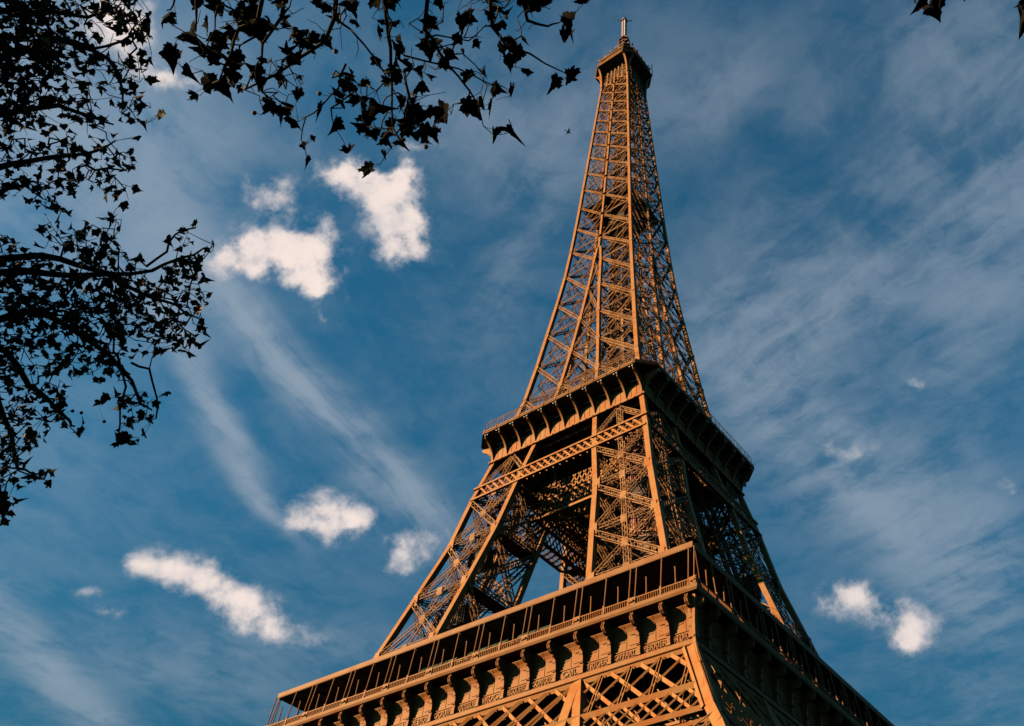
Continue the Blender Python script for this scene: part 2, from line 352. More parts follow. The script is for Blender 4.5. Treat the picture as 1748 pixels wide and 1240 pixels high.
    for j in range(46):
        z = 54+j*1.25; t0, t1 = (.5, .72) if j % 2 else (.72, .5)
        g_ = lambda t, z: (wi_(z)+(wo_(z)-wi_(z))*t, -(wi_(z)+(wo_(z)-wi_(z))*.66), z)
        c.bar(g_(t0, z), g_(t1, z+1.25), .45, .08)
        c.bar(np.array(g_(t0, z))+(0, -.45, 1), np.array(g_(t1, z+1.25))+(0, -.45, 1), .06); 
    c.build('lift_rail', material('lift_rail_paint', (.15, .045, .028), .6, 0, .3, .5) if k == 0 else bpy.data.materials['lift_rail_paint'], L)
    for (za, tt) in ((76.5, .42), (88, .55)):
        q_ = wi_(za)+(wo_(za)-wi_(za))*tt; c2_ = M(k); c2_.box(q_-1.5, q_+1.5, -q_-1.6, -q_+1.4, za, za+2.9); c2_.box(q_-1.7, q_+1.7, -q_-1.8, -q_+1.6, za+2.9, za+3.2); c2_.build('lift_car', DARKU, L)
    # masonry foot
    for x in (wi_(2)+1, wo_(2)-1):
        for y in (wi_(2)+1, wo_(2)-1):
            f = M(k); s_ = 4.2; f.poly([(x-s_, -y-s_, 1.9), (x+s_, -y-s_, 1.9), (x+s_, -y+s_, 1.9), (x-s_, -y+s_, 1.9), (x-2, -y-2, 5), (x+2, -y-2, 5), (x+2, -y+2, 5), (x-2, -y+2, 5)],
                             [(0, 1, 5, 4), (1, 2, 6, 5), (2, 3, 7, 6), (3, 0, 4, 7), (4, 5, 6, 7)])
            f.build('masonry_foot', STONE, L)

for k in range(4): leg(k)
# ---- great arch under the first floor (mostly below the picture)
for k in range(4):
    m = M(k); pts = []
    for i in range(33):
        a = R(8)+(PI-R(16))*i/32; x = 36.6*math.cos(a); z = 4+36.6*math.sin(a)
        pts.append((x, -(wo_(z)-.3), z, a))
    for i in range(32):
        (x0, y0, z0, a0), (x1, y1, z1, a1) = pts[i], pts[i+1]
        q0 = (x0*1.09, -(wo_(z0+3)-.3), 4+(z0-4)*1.085); q1 = (x1*1.09, -(wo_(z1+3)-.3), 4+(z1-4)*1.085)
        m.bar((x0, y0, z0), (x1, y1, z1), .8, .35); m.bar(q0, q1, .8, .3)
        m.bar((x0, y0, z0), q1, .22); m.bar((x1, y1, z1), q0, .22); m.bar((x0, y0, z0), q0, .2)
    m.build('arch', IRON, TW)
# ---- truss belt below the frieze
for k in range(4):
    m = M(k); Yz = lambda z, o=0.: -(34.25+.46*(51.5-z)+o)
    Zt, Zm, Zb = 51.0, 45.45, 42.3; NN = (0, -1, -.42)
    lim = lambda z: wo_(z)-1.1
    def chord(z, h, d, o): m.bar((-lim(z), Yz(z, o), z), (lim(z), Yz(z, o), z), h, d, NN)
    chord(51.05, .5, .3, -.1); chord(Zm, .62, .16, .16); chord(Zb, .5, .3, .05); chord(Zb-1.5, .35, .3, -.1)
    def inb(xa, za, xb, zb, w, o, d, zlo, zhi):   # a flat in the sloping plane of the truss, cut off at the chords and at the legs
        def X(z): return xa+(xb-xa)*(z-za)/(zb-za)
        n_ = 14; zs_ = [zlo+(zhi-zlo)*i/n_ for i in range(n_+1)]; ok = [z for z in zs_ if abs(X(z)) < lim(z)+.2]
        if len(ok) < 3: return
        m.bar((X(ok[0]), Yz(ok[0], o), ok[0]), (X(ok[-1]), Yz(ok[-1], o), ok[-1]), w, d, NN)
    for i in range(-14, 15):
        x = 3.34+3.93*i; sg_ = 1 if x > 0 else -1
        inb(x, 51.6, x+7.0, 45.5, .46, -.06, .10, Zm, Zt)
        x2 = x if abs(x) > 18 else x+.4
        inb(x2+4.0, 51.6, x2-2.1, 45.5, .24, .04, .08, Zm, Zt)
        if abs(x) > 19.5:
            for dd in (-.2, .2): inb(x-.45+dd, 51.6, x-.45+dd, 45.5, .10, .12, .08, Zm, Zt)
        else: inb(x, 51.6, x-7.0, 45.5, .28, -.02, .10, Zm, Zt)
        for h in (0, 1.96):
            inb(x+h, 45.5, x+h+3.5, 42.3, .36, -.06, .10, Zb, Zm); inb(x+h+2.2, 45.5, x+h-1.2, 42.3, .20, .04, .08, Zb, Zm)
        xx = max(-32.5, min(32.5, x)); m.girder((xx, -33.2, 50.6), (xx, -20, 50.6), .9, .3, (1, 0, 0), .09, .06, 1.2)
        if abs(x) < 32: m.bar((x, -31.2, 50.8), (x+3.4, -31.6, 45), .16); m.bar((x+3.4, -31.2, 50.8), (x, -31.6, 45), .16)
    m.bar((-33, -31.6, 45), (33, -31.6, 45), .3, .3)
    for sg_ in (-1, 1):
        for (xa, w) in ((-1.15, .42), (-.1, .5)): m.bar((sg_*(34.45+xa), Yz(51.2, .25), 51.2), (sg_*(38.75+xa), Yz(42.1, .25), 42.1), w, .25, NN)
        m.bar((sg_*18.9, Yz(50.9, .12), 50.9), (sg_*19.6, Yz(40, .12), 40), 1.35, .3, NN)
        # curved corner flange from the ledge down to the leg
        cf = [(35.45, 56.5), (35.1, 55), (34.85, 53.5), (34.75, 52), (34.85, 51.2), (35.3, 49.8), (36.0, 48.2)]
        for (p_, z_), (q_, w_) in zip(cf[:-1], cf[1:]): m.bar((sg_*p_, -p_, z_), (sg_*q_, -q_, w_), .4, .4, NN)
    m.build('girder_belt', IRON, TW)
# ---- frieze with names, consoles, ledge
NAMES = [['JAMIN', 'GAY-LUSSAC', 'FIZEAU', 'SCHNEIDER', 'LE CHATELIER', 'BERTHIER', 'BARRAL', 'DE DION', 'GOUIN', 'JOUSSELIN', 'BROCA', 'BECQUEREL', 'CORIOLIS', 'CAIL', 'TRIGER', 'GIFFARD', 'PERRIER', 'STURM'],
         ['CAUCHY', 'BELGRAND', 'REGNAULT', 'FRESNEL', 'DE PRONY', 'VICAT', 'EBELMEN', 'COULOMB', 'POINSOT', 'FOUCAULT', 'DELAUNAY', 'MORIN', 'HAÜY', 'COMBES', 'THÉNARD', 'ARAGO', 'POISSON', 'MONGE'],
         ['PETIT', 'DAGUERRE', 'WURTZ', 'LE VERRIER', 'PERDONNET', 'DELAMBRE', 'MALUS', 'BREGUET', 'POLONCEAU', 'DUMAS', 'CLAPEYRON', 'BORDA', 'FOURIER', 'BICHAT', 'SAUVAGE', 'PELOUZE', 'CARNOT', 'LAMÉ'],
         ['SEGUIN', 'LALANDE', 'TRESCA', 'PONCELET', 'BRESSE', 'LAGRANGE', 'BELANGER', 'CUVIER', 'LAPLACE', 'DULONG', 'CHASLES', 'LAVOISIER', 'AMPÈRE', 'CHEVREUL', 'FLACHAT', 'NAVIER', 'LEGENDRE', 'CHAPTAL']]
def lettering(txt, parent, x, k):
    cu = bpy.data.curves.new('lettering', 'FONT'); cu.body = txt; cu.size = .98; cu.extrude = .05; cu.align_x = 'CENTER'; cu.space_character = 1.05; cu.offset = .012
    cu.resolution_u = 2
    to = bpy.data.objects.new('tmp', cu); COL.objects.link(to); dg = bpy.context.evaluated_depsgraph_get(); me = bpy.data.meshes.new_from_object(to.evaluated_get(dg))
    bpy.data.objects.remove(to); me.materials.clear(); me.materials.append(FRZ)
    xs = [v.co.x for v in me.vertices]; wdt = max(xs)-min(xs); edge = abs(x) > 33; s = min(1, (2.45 if edge else 3.05)/wdt); x -= math.copysign(.32, x) if edge else 0
    me.transform(Matrix.Diagonal((s, 1, 1, 1))); me.transform(Matrix.Rotation(PI/2, 4, 'X')); me.transform(Matrix.Translation((x, -34.36, 52.33)))
    me.transform(Matrix.Rotation(k*PI/2, 4, 'Z')); me.name = 'name_lettering'
    link('name_lettering', me, parent)
cons = M()
prof = [(0, 51.95), (-.50, 51.95), (-.60, 52.15), (-.52, 53.1), (-.60, 53.2), (-.66, 53.9), (-.95, 55.1), (-1.05, 55.25), (-1.5, 55.35), (-1.85, 55.6), (-1.95, 56.0), (-1.80, 56.35), (-1.5, 56.52), (0, 56.52)]
cons.prism([(y-34.2, z) for y, z in prof], -.21, .21)
for sx in (-.15, 0, .15):                # scroll ridges and the little pendant below
    cons.tube([(sx, -34.2+y, z) for y, z in ((-1.1, 55.2), (-1.55, 55.3), (-1.9, 55.6), (-2.02, 56.0), (-1.86, 56.4), (-1.5, 56.55))], .10 if sx else .07, 6)
cons.tube([(0, -34.2-1.02, 55.05), (0, -34.2-1.06, 54.6)], [.16, .05], 6)
for z, d in ((53.15, .62), (53.3, .66), (54.2, .76)): cons.box(-.26, .26, -34.2-d-.05, -34.2, z, z+.09)
cons.box(-.29, .29, -34.85, -34.2, 51.95, 52.2)
cme = cons.mesh('console'); cme.materials.append(FRZ)
for k in range(4):
    m = M(k); W_ = 34.2
    wall = [(-33.7, 51.3), (-34.72, 51.3), (-34.78, 51.36), (-34.78, 51.86), (-34.6, 51.92), (-34.22, 51.95), (-34.22, 52.2), (-34.30, 52.24), (-34.30, 53.12), (-34.40, 53.16), (-34.40, 53.24), (-34.2, 53.3), (-34.2, 54.5), (-34.24, 54.9), (-34.36, 55.3), (-34.55, 55.65), (-34.85, 56.0), (-34.85, 56.06), (-33.9, 56.08), (-33.9, 56.6), (-33.7, 56.6)]
    n_ = len(wall)                        # mitred corners
    vs = [(y, y, z) for y, z in wall]+[(-y, y, z) for y, z in wall]
    m.poly(vs, [(i, i+n_, (i+1) % n_+n_, (i+1) % n_) for i in range(n_)])
    for i in range(18):                   # panel seams and bosses
        xc = (i-8.5)*3.93
        m.box(xc-.03, xc+.03, -34.25, -34.19, 53.25, 54.6)
        m.bar((xc, -34.22, 54.6), (xc, -34.5, 55.6), .06); m.bar((xc, -34.5, 55.6), (xc, -34.86, 56.02), .06)
        for j in range(7):
            x = xc-1.3+j*.43; m.tube([(x, -34.3, 52.04), (x, -34.52, 52.04)], [.13, .07], 6)
        for (dx, z_) in ((.75, 53.7), (-.6, 54.3), (1.0, 54.9)): m.box(xc+dx-.35, xc+dx+.35, -34.27 if z_ < 54.5 else -34.36, -34.18, z_, z_+.07)
    F_ = m.build('frieze', FRZ, TW)
    for i in range(18): lettering(NAMES[k][i], F_, (i-8.5)*3.93, k)
    for i in range(-9, 10):
        x = i*3.93*(1 if abs(i) < 9 else 34.75/35.37)
        c = link('console', cme, TW, (*rotp(x, 0, k), 0), k*PI/2)
    # ledge / cornice
    m = M(k); led = [(-33, 56.6), (-35.9, 56.6), (-36.1, 56.68), (-36.25, 56.95), (-36.3, 57.28), (-36.1, 57.34), (-33, 57.34)]; n_ = len(led)
    m.poly([(y, y, z) for y, z in led]+[(-y, y, z) for y, z in led], [(i, i+n_, (i+1) % n_+n_, (i+1) % n_) for i in range(n_)])
    m.build('ledge', CANO, TW)
    # balustrade
    m = M(k)
    m.box(-36.1, 36.1, -36.1, -35.86, 58.12, 58.24); m.box(-36.1, 36.1, -36.1, -35.88, 57.36, 57.46)
    for i in range(240):
        x = -35.9+i*.3; m.bar((x, -35.98, 57.46), (x, -35.98, 58.12), .16, .10)
    for i in range(-9, 10):
        x = i*3.93*(35.75/35.37 if abs(i) == 9 else 1)
        if i % 2: m.box(x-.52, x+.52, -36.16, -35.8, 57.36, 58.3); m.tube([(x-.3, -36.2, 57.8), (x+.3, -36.2, 57.8)], .18, 8)
        else: m.box(x-.12, x+.12, -36.14, -35.8, 57.36, 58.5)
    m.build('balustrade', FRZ, TW)
# posts
pm = M(); pm.tube([(0, -.5, 57.36), (0, 0, 62.5)], .085, 8); pm.box(-.13, .13, -.62, -.4, 57.36, 57.6); pme = pm.mesh('canopy_post'); pme.materials.append(CANO)
sm_ = M(); sm_.tube([(0, 0, 58.2), (0, 0, 60.35)], [.10, .09], 8); sm_.tube([(0, 0, 60.3), (0, 0, 60.42)], .12, 8); sme = sm_.mesh('short_post'); sme.materials.append(CANO)
stuffp = M()
for k in range(4):
    xs = []
    for i in range(-4, 5): xs.append(i*7.86)
    for i in range(-4, 4): xs += [(i+.5)*7.86-.42, (i+.5)*7.86+.42]
    xs += [-35.1, 35.1]
    for x in xs+[35.85]:
        if k == 2: stuffp.tube([(*rotp(x, -35.9 if abs(x) < 35.5 else -35.85, 2), 58.2), (*rotp(x, -35.9, 2), 62.5)], .085, 6)
        else: link('canopy_post', pme, TW, (*rotp(x, -35.6, k), 0), k*PI/2)
    for i in range(-9, 9):
        if k != 2: link('short_post', sme, TW, (*rotp((i+.5)*3.93, -35.95, k), 0), k*PI/2)
so_ = stuffp.build('canopy_post', CANO, TW); so_['kind'] = 'stuff'
# canopy ring
for k in range(4):
    m = M(k); cp = [(-28.2, 62.75), (-35.3, 62.45), (-35.62, 62.45), (-35.68, 62.6), (-35.68, 63.2), (-35.5, 63.3), (-28.2, 63.5)]; n_ = len(cp)
    m.poly([(y, y, z) for y, z in cp]+[(-y, y, z) for y, z in cp], [(i, i+n_, (i+1) % n_+n_, (i+1) % n_) for i in range(n_)])
    m.poly([(cp[0][0], cp[0][0], 62.75), (-cp[0][0], cp[0][0], 62.75), (-cp[-1][0], cp[-1][0], 63.5), (cp[-1][0], cp[-1][0], 63.5)], [(0, 1, 2, 3)])
    o = m.build('canopy', CANO, TW)
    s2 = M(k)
    s2.poly([(-35.3, -35.3, 62.42), (35.3, -35.3, 62.42), (28.2, -28.2, 62.72), (-28.2, -28.2, 62.72)], [(0, 1, 2, 3)])  # dark sheet added so the canopy underside reads as shaded
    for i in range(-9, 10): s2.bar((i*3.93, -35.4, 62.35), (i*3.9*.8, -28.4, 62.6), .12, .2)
    s2.build('soffit_shade', DARKU, o)
# first floor slab, pavilions
m = M()
for k in range(4):
    m.k = k; m.box(-34, 34, -33.9, -12.5, 56.2, 56.55)
    for i in range(-8, 9): m.box(i*4-.15, i*4+.15, -32, -13, 55, 56.2)
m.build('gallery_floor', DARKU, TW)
for k in range(4):
    m = M(k); m.box(-13.5, 13.5, -27.5, -18, 56.6, 61.6); m.box(-14.2, 14.2, -28.1, -17.6, 61.6, 62.0)
    for i in range(14): m.box(-13.5+i*2-.08, -13.5+i*2+.08, -27.66, -27.5, 56.6, 61.6)
    P_ = m.build('pavilion', PAV, TW); m = M(k)
    for i in range(13): m.box(-13.3+i*2, -11.7+i*2, -27.60, -27.52, 58.6, 60.1) if i % 3 != 1 else None
    m.build('blind', PAVL, P_)
m = M()
for i in range(13):
    x = -9.5+i*1.72
    if i not in (4, 9): m.poly([(x, -33.0, 60.35), (x+1.55, -33.0, 60.35), (x+1.55, -32.5, 61.25), (x, -32.5, 61.25), (x, -32.94, 60.30), (x+1.55, -32.94, 60.30), (x+1.55, -32.44, 61.2), (x, -32.44, 61.2)], [(0, 1, 2, 3), (7, 6, 5, 4), (0, 4, 5, 1), (3, 2, 6, 7), (0, 3, 7, 4), (1, 5, 6, 2)])
for i in range(8): m.bar((-9.6+i*3.1, -32.6, 56.6), (-9.6+i*3.1, -32.6, 61.2), .08)
m.bar((-9.6, -32.72, 60.3), (12.9, -32.72, 60.3), .08)
m.build('glass_screen', material('screen_glass', (.045, .055, .045), .3, 0, .3, .6), TW)
# ---- belt of crossed flats above the pylons (z 101 - 104)
for k in range(4):
    m = M(k)
    for (yo, full) in ((0, True), (1, False)):
        f = (lambda x, z: (x, -(wo_(z)+.02), z)) if full else (lambda x, z: (x, -(wo_(z)-8.5), z))
        W1 = 19.0 if full else 10.5
        for (z, h) in ((103.9, .34), (101.1, .34)): m.bar(f(-W1, z), f(W1, z), h, .5, (0, -1, 0)) if full else m.bar(f(-W1, z), f(W1, z), .3, .5, (0, -1, 0))
        n = 26
        for i in range(-2, n+1):
            x0 = -19+i*38/n; x1 = x0+2.3
            if x0 < -18.4 or x1 > 18.8: continue
            if not full and (x0 < -10 or x1 > 10): continue
            m.bar(f(x0, 103.8), f(x1, 101.2), .36, .10, (0, -1, 0))
            for dd in (-.17, .17): m.bar(np.array(f(x0+dd, 101.2))+(0, .16, 0), np.array(f(x1+dd, 103.8))+(0, .16, 0), .10, .10, (0, -1, 0))
            m.bar(np.array(f(x0, 103.8))+(0, .9, 0), np.array(f(x1, 101.2))+(0, .9, 0), .16, .10, (0, -1, 0))
            m.bar(f(x0, 101.0), np.array(f(x0, 101.0))+(0, .95, 0), .14, .14)
    for i in range(-9, 9):
        for (za, zb) in ((97.2, 100.5), (100.5, 103.8)):
            for yi in (-9.2, -12.4):
                m.bar((i*1.15, yi, za), ((i+1)*1.15+.6, yi, zb), .26, .14, (0, -1, 0)); m.bar(((i+1)*1.15+.6, yi, za), (i*1.15, yi, zb), .26, .14, (0, -1, 0))
    for yi in (-9.2, -12.4):
        for z_ in (97.2, 100.5): m.bar((-11, yi, z_), (11, yi, z_), .45, .5, (0, -1, 0))
    # trusswork hung between the inner flanges up to the floor
    for yi in (-7.2,):
        for i in range(-5, 5):
            m.girder((i*2.2, yi, 103.8), ((i+1)*2.2, yi, 110.0), .4, .3, (0, -1, 0), .09, .06, 1.3); m.girder(((i+1)*2.2, yi, 103.8), (i*2.2, yi, 110.0), .4, .3, (0, -1, 0), .09, .06, 1.3)
        m.bar((-11, yi, 103.8), (11, yi, 103.8), .35, .35)
    m.build('belt_girder', IRON, TW)
# ---- second gallery
c2 = 2.85; W2 = 20.4
def octo(w, c, z): return [(-w+c, -w, z), (w-c, -w, z), (w, -w+c, z), (w, w-c, z), (w-c, w, z), (-w+c, w, z), (-w, w-c, z), (-w, -w+c, z)]
def loft(m, rings, cap=True):
    n = len(rings[0]); vs = [p for r in rings for p in r]; fs = []
    for i in range(len(rings)-1):
        for j in range(n): fs.append((i*n+j, i*n+(j+1) % n, (i+1)*n+(j+1) % n, (i+1)*n+j))
    if cap: fs += [tuple(range(n))[::-1], tuple((len(rings)-1)*n+j for j in range(n))]
    m.poly(vs, fs)
m = M(); loft(m, [octo(17.3, .05, 110.5), octo(17.3, .05, 113.45), octo(17.2, .05, 113.5), octo(15.2, .05, 113.5)], False)
nwall = len(m.F)
for k in range(4):
    m.k = k
    for i in range(-5, 5):
        for d in (1.15, 2.3): m.box(i*3.39+d-.03, i*3.39+d+.03, -17.34, -17.28, 110.6, 113.4)
    for i in range(24): x = -17.2+i*34.4/23; m.tube([(x, -17.75, 110.05), (x, -17.75, 110.2)], .09, 5)
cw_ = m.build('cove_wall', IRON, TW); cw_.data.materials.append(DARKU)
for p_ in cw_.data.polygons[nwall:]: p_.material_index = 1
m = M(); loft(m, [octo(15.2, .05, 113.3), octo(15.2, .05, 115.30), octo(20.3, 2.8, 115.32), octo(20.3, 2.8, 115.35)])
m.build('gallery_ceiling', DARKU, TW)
m = M(); loft(m, [octo(17.6, .02, 110.1), octo(17.66, .02, 110.16), octo(17.66, .02, 110.5), octo(17.3, .02, 110.56)]); m.build('cove_sill', IRON, TW)
m = M(); loft(m, [octo(20.3, c2, 115.36), octo(20.4, c2, 115.4), octo(20.4, c2, 115.62), octo(20.32, c2, 115.66), octo(20.32, c2, 115.74), octo(20.4, c2, 115.78), octo(20.4, c2, 116.1), octo(20.1, c2, 116.15)])
for k in range(4):
    m.k = k
    for i in range(-6, 7): m.box(i*2.85-.08, i*2.85+.08, -20.48, -20.4, 115.45, 116.5)
m.k = 0
m.build('gallery_rim', CANO, TW)
rb = M(); arc = [(-17.32, 110.6), (-17.45, 111.1), (-17.62, 111.7), (-17.85, 112.25), (-18.12, 112.7), (-18.42, 113.1), (-18.75, 113.42), (-19.1, 113.7), (-19.5, 113.95), (-19.85, 114.12), (-20.12, 114.25), (-20.2, 114.6), (-20.22, 115.3)]
rb.prism([(-17.25, 110.6)]+arc+[(-17.25, 115.3)], -.05, .05)
for a, b in zip(arc[:-3], arc[1:-2]): rb.bar((0, a[0]-.02, a[1]), (0, b[0]-.02, b[1]), .34, .07, (0, -1, 0))
rme = rb.mesh('rib'); rme.materials.append(IRON)
tb = M(); tb.tube([(-1.05, -17.6, 114.1), (1.05, -17.6, 114.1)], .05, 6); tbm = tb.mesh('tube_lamp'); tbm.materials.append(LAMPM)
lp = M(); lp.tube([(0, -20.15, 115.1), (0, -20.25, 114.9), (0, -20.3, 114.75)], [.06, .15, .12], 8)
lpm = lp.mesh('floodlight'); lpm.materials.append(LAMPM)
sp2 = 3.39
for k in range(4):
    for i in range(-5, 6):
        x = i*sp2; link('rib', rme, TW, (*rotp(x, 0, k), 0), k*PI/2)
        for dx in (-.28, .28): link('floodlight', lpm, TW, (*rotp((x-.3 if i > -5 else x+.3)+dx, 0, k), 0), k*PI/2)
        if i < 5: link('tube_lamp', tbm, TW, (*rotp(x+sp2-1.25, 0, k), 0), k*PI/2)
    # railing leaning outwards, above the rim
    m = M(k)
    for i in range(25):
        x = -16.8+i*1.4; m.bar((x, -20.2, 116.1), (x, -20.4, 117.5), .06); m.bar((x, -20.4, 117.5), (x, -19.9, 118.5), .05)
    for (y, z) in ((-20.2, 116.7), (-20.32, 117.1), (-20.4, 117.5), (-20.2, 118.0), (-19.9, 118.5)): m.bar((-16.9, y, z), (16.9, y, z), .05)
    m.bar((16.9, -20.4, 117.5), (20.4, -16.9, 117.5), .05); m.bar((16.9, -19.9, 118.5), (19.9, -16.9, 118.5), .05); m.bar((16.9, -20.2, 116.8), (20.2, -16.9, 116.8), .05)
    m.build('railing', IRON2, TW)
m = M(); m.box(-17.1, 17.1, -17.1, 17.1, 110.2, 110.45)
for i in range(-8, 9): m.box(i*2-.12, i*2+.12, -16.2, 16.2, 109.4, 110.2); m.box(-16.2, 16.2, i*2-.12, i*2+.12, 109.5, 110.15)
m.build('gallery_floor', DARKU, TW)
m = M()
for k in range(4):
    m.k = k; m.box(-8, 8, -9.0, -8.6, 116.6, 121.5)
m.box(-9.2, 9.2, -9.2, 9.2, 121.5, 122.2)
m.build('upper_pavilion', PAV, TW)
# ---- upper shaft
SZ = [117.1, 126.8, 136.8, 147.0, 157.5, 168.0, 177.8, 187.6, 196.9, 205.6, 213.9, 222.15, 229.6, 236.6, 243.1, 249.2, 254.9, 260.6, 266.0]
MERGE = 170.0
cs = lambda z: float(np.interp(z, [116, 180, 264], [.9, .72, .6]))
m = M()
for k in range(4):
    m.k = k
    for a, b in zip(SZ[:-1], SZ[1:]):
        w0, w1 = wo_(a)-cs(a)/2, wo_(b)-cs(b)/2
        f = lambda x, z: (x, -(wo_(z)-cs(z)/2), z)
        gw = float(np.interp(a, [116, 180, 255], [.8, .55, .4]))
        wi0, wi1 = (wi_(a), wi_(b)) if a < MERGE-3 else (0, 0)
        for sgn in (-1, 1):
            # left upright / right upright as seen from outside
            if sgn < 0: A0, B0, A1, B1 = f(-w0, a), f(-wi0, a), f(-w1, b), f(-wi1, b)
            else: A0, B0, A1, B1 = f(wi0, a), f(w0, a), f(wi1, b), f(w1, b)
            m.girder(A1, B0, gw*1.05, gw*.6, (0, -1, .2), .15 if a < 180 else .13, .08, .8)
            for (U, V) in ((A0, B1), (A0, B0)):
                U = np.array(U); V = np.array(V); hh = gw*.32
                for q_ in (-hh, hh): m.bar(U+(0, 0, q_), V+(0, 0, q_), .10, .10, (0, -1, 0))
                nn_ = 7
                for j in range(nn_): m.bar(U+(V-U)*j/nn_+(0, 0, hh*(1 if j % 2 else -1)), U+(V-U)*(j+1)/nn_+(0, 0, hh*(-1 if j % 2 else 1)), .06, .05, (0, -1, 0))
            off = np.array((0, .95, 0)); q0, q1, q2, q3 = [np.array(q)*(.93, 1, 1)+off for q in (A0, B0, A1, B1)]
            for (U, V) in ((q2, q1), (q0, q3), ((q0+q2)/2, (q1+q3)/2), (q0, (q1+q3)/2), ((q0+q2)/2, q3)): m.bar(U, V, .13, .10, (0, -1, 0))
            # gusset plates
            for P_ in (A0, B0):
                hh = gw*.75; m.box(P_[0]-hh, P_[0]+hh, P_[1]-cs(a)/2-.05, P_[1]-cs(a)/2+.02, a-hh, a+hh) if abs(P_[0]) > .3 or True else None
        if wi0 > .9:
            A0, B0, A1, B1 = f(-wi0, a), f(wi0, a), f(-wi1, b), f(wi1, b)
            m.girder(A1, B0, gw*.8, gw*.6, (0, -1, 0), .1, .05, 1); m.girder(A0, B1, gw*.6, gw*.6, (0, -1, 0), .08, .05, 1); m.girder(A0, B0, gw*.6, gw*.6, (0, -1, 0), .08, .05, 1)
            # inner faces of the four pylons
            for (u0, u1, v0, v1) in ((-wi0, -wi1, 1, 0), (wi0, wi1, 1, 0)):
                P00 = (u0, -w0, a); P01 = (u1, -w1, b); Q00 = (u0, -wi0, a); Q01 = (u1, -wi1, b)
                m.bar(P00, Q01, .16, .16); m.bar(Q00, P01, .16, .16); m.bar(P00, Q00, .3, .16)
        else:
            pass
            m.bar(f(w0, a), (0, f(0, a)[1], a), .14); m.bar((w0, 0, a), f(0, a), .2); m.bar((-w0, 0, a), f(0, a), .2)
m.k = 0
SH = m.build('shaft', IRON2, TW)
zz = [117.1]+SZ[1:-1]+[266.0]
for k in range(4):
    c = M(k); f = lambda z: (wo_(z)-cs(z)/2, -(wo_(z)-cs(z)/2), z)
    for a, b in zip(zz[:-1], zz[1:]): c.bar(f(a), f(b), cs(a), cs(a), (0, -1, 0))
    c.build('corner_girder', IRON, SH)
    for sgn in (-1, 1):
        c = M(k); f = lambda z: (sgn*wi_(z), -(wo_(z)-cs(z)/2), z); q = [z for z in zz if z < 169]+[173]
        for a, b in zip(q[:-1], q[1:]): c.bar(f(a), f(b), cs(a)*.8, cs(a)*.9, (0, -1, 0))
        c.build('middle_girder', IRON, SH)
    c = M(k); f = lambda z: (wi_(z), -wi_(z), z); q = [z for z in zz if z < 169]
    for a, b in zip(q[:-1], q[1:]): c.bar(f(a), f(b), .6, .6, (0, -1, 0))
    c.build('inner_girder', IRON2, SH)
    c = M(k); f = lambda z: (0, -(wo_(z)-cs(z)/2), z); q = [173]+[z for z in zz if z > 174]
    for a, b in zip(q[:-1], q[1:]): c.bar(f(a), f(b), cs(a)*.72, cs(a)*.9, (0, -1, 0))
    c.build('middle_girder', IRON, SH)
SHADE = material('core_shade', (.045, .026, .018), .8, 0, .3, 1, spec=.05)  # iron darkened so the inside of the shaft reads as shaded
# lift shaft, guides and stairs inside
c = M()
for (x, y) in ((1.9, 1.9), (-1.9, 1.9), (-1.9, -1.9), (1.9, -1.9), (0, 1.9), (0, -1.9), (1.9, 0), (-1.9, 0)):
    c.girder((x, y, 117), (x*.75, y*.75, 272), .3, .3, (1, 0, 0), .10, .05, 3)
for i in range(56):
    z = 118+i*2.75; s_ = 1.9*(1-.25*(z-117)/155)
    for (a, b) in (((-s_, -s_), (s_, -s_)), ((s_, -s_), (s_, s_)), ((s_, s_), (-s_, s_)), ((-s_, s_), (-s_, -s_))):
        c.bar((*a, z), (*b, z), .16); c.bar((*a, z), (*b, z+2.75), .1)
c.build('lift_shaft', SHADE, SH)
c = M(); rnd = random.Random(4)
for i in range(70):
    z = 118+i*2.1; a = i*PI/2; s_ = min(3.0, wo_(z)-2.0); p = (s_*math.cos(a+PI/4), s_*math.sin(a+PI/4), z); q = (s_*math.cos(a+PI/4+PI/2), s_*math.sin(a+PI/4+PI/2), z+2.1)
    c.bar(p, q, .35, .08)
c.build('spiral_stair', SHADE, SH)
c = M(); c.box(-7.2, 7.2, -7.2, 7.2, 196.2, 196.5); c.box(-2.4, 2.4, -2.4, 2.4, 191, 196.2)
c.build('relay_platform', DARKU, SH)
# ---- summit
m = M()
loft(m, [octo(3.9, .1, 265.5), octo(4.0, .1, 271.0), octo(4.6, .4, 272.4), octo(7.6, 2.8, 273.25)])
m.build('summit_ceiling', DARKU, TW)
m = M(); loft(m, [octo(7.6, 2.8, 273.26), octo(7.8, 2.9, 273.3), octo(7.8, 2.9, 273.55), octo(7.65, 2.85, 273.6), octo(7.65, 2.85, 274.1), octo(7.8, 2.9, 274.15), octo(7.8, 2.9, 274.4), octo(7.5, 2.8, 274.45)])
for k in range(4):
    m.k = k
    for i in range(-5, 6): m.box(i*.98-.08, i*.98+.08, -7.8, -7.65, 273.5, 274.2)
m.k = 0; m.build('summit_rim', IRON, TW)
bk = M(); w264 = 5.0
def brk(t):                              # quarter curve from the girder out to the rim
    return -(w264+.25)-2.3*(1-math.cos(t*PI/2)), 263.2+9.9*math.sin(t*PI/2)**.92
pts = [brk(i/10) for i in range(11)]
for a, b in zip(pts[:-1], pts[1:]): bk.bar((0, a[0], a[1]), (0, b[0], b[1]), .55, .28, (0, -1, 0))
bk.prism([(-4.6, 263.2)]+[(y, z) for y, z in pts]+[(-4.6, 273.1)], -.05, .05)
bme = bk.mesh('bracket'); bme.materials.append(IRON)
for k in range(4):
    for sx in (-1, 1): link('bracket', bme, TW, (*rotp(sx*4.85, 0, k), 0), k*PI/2)
m = M()
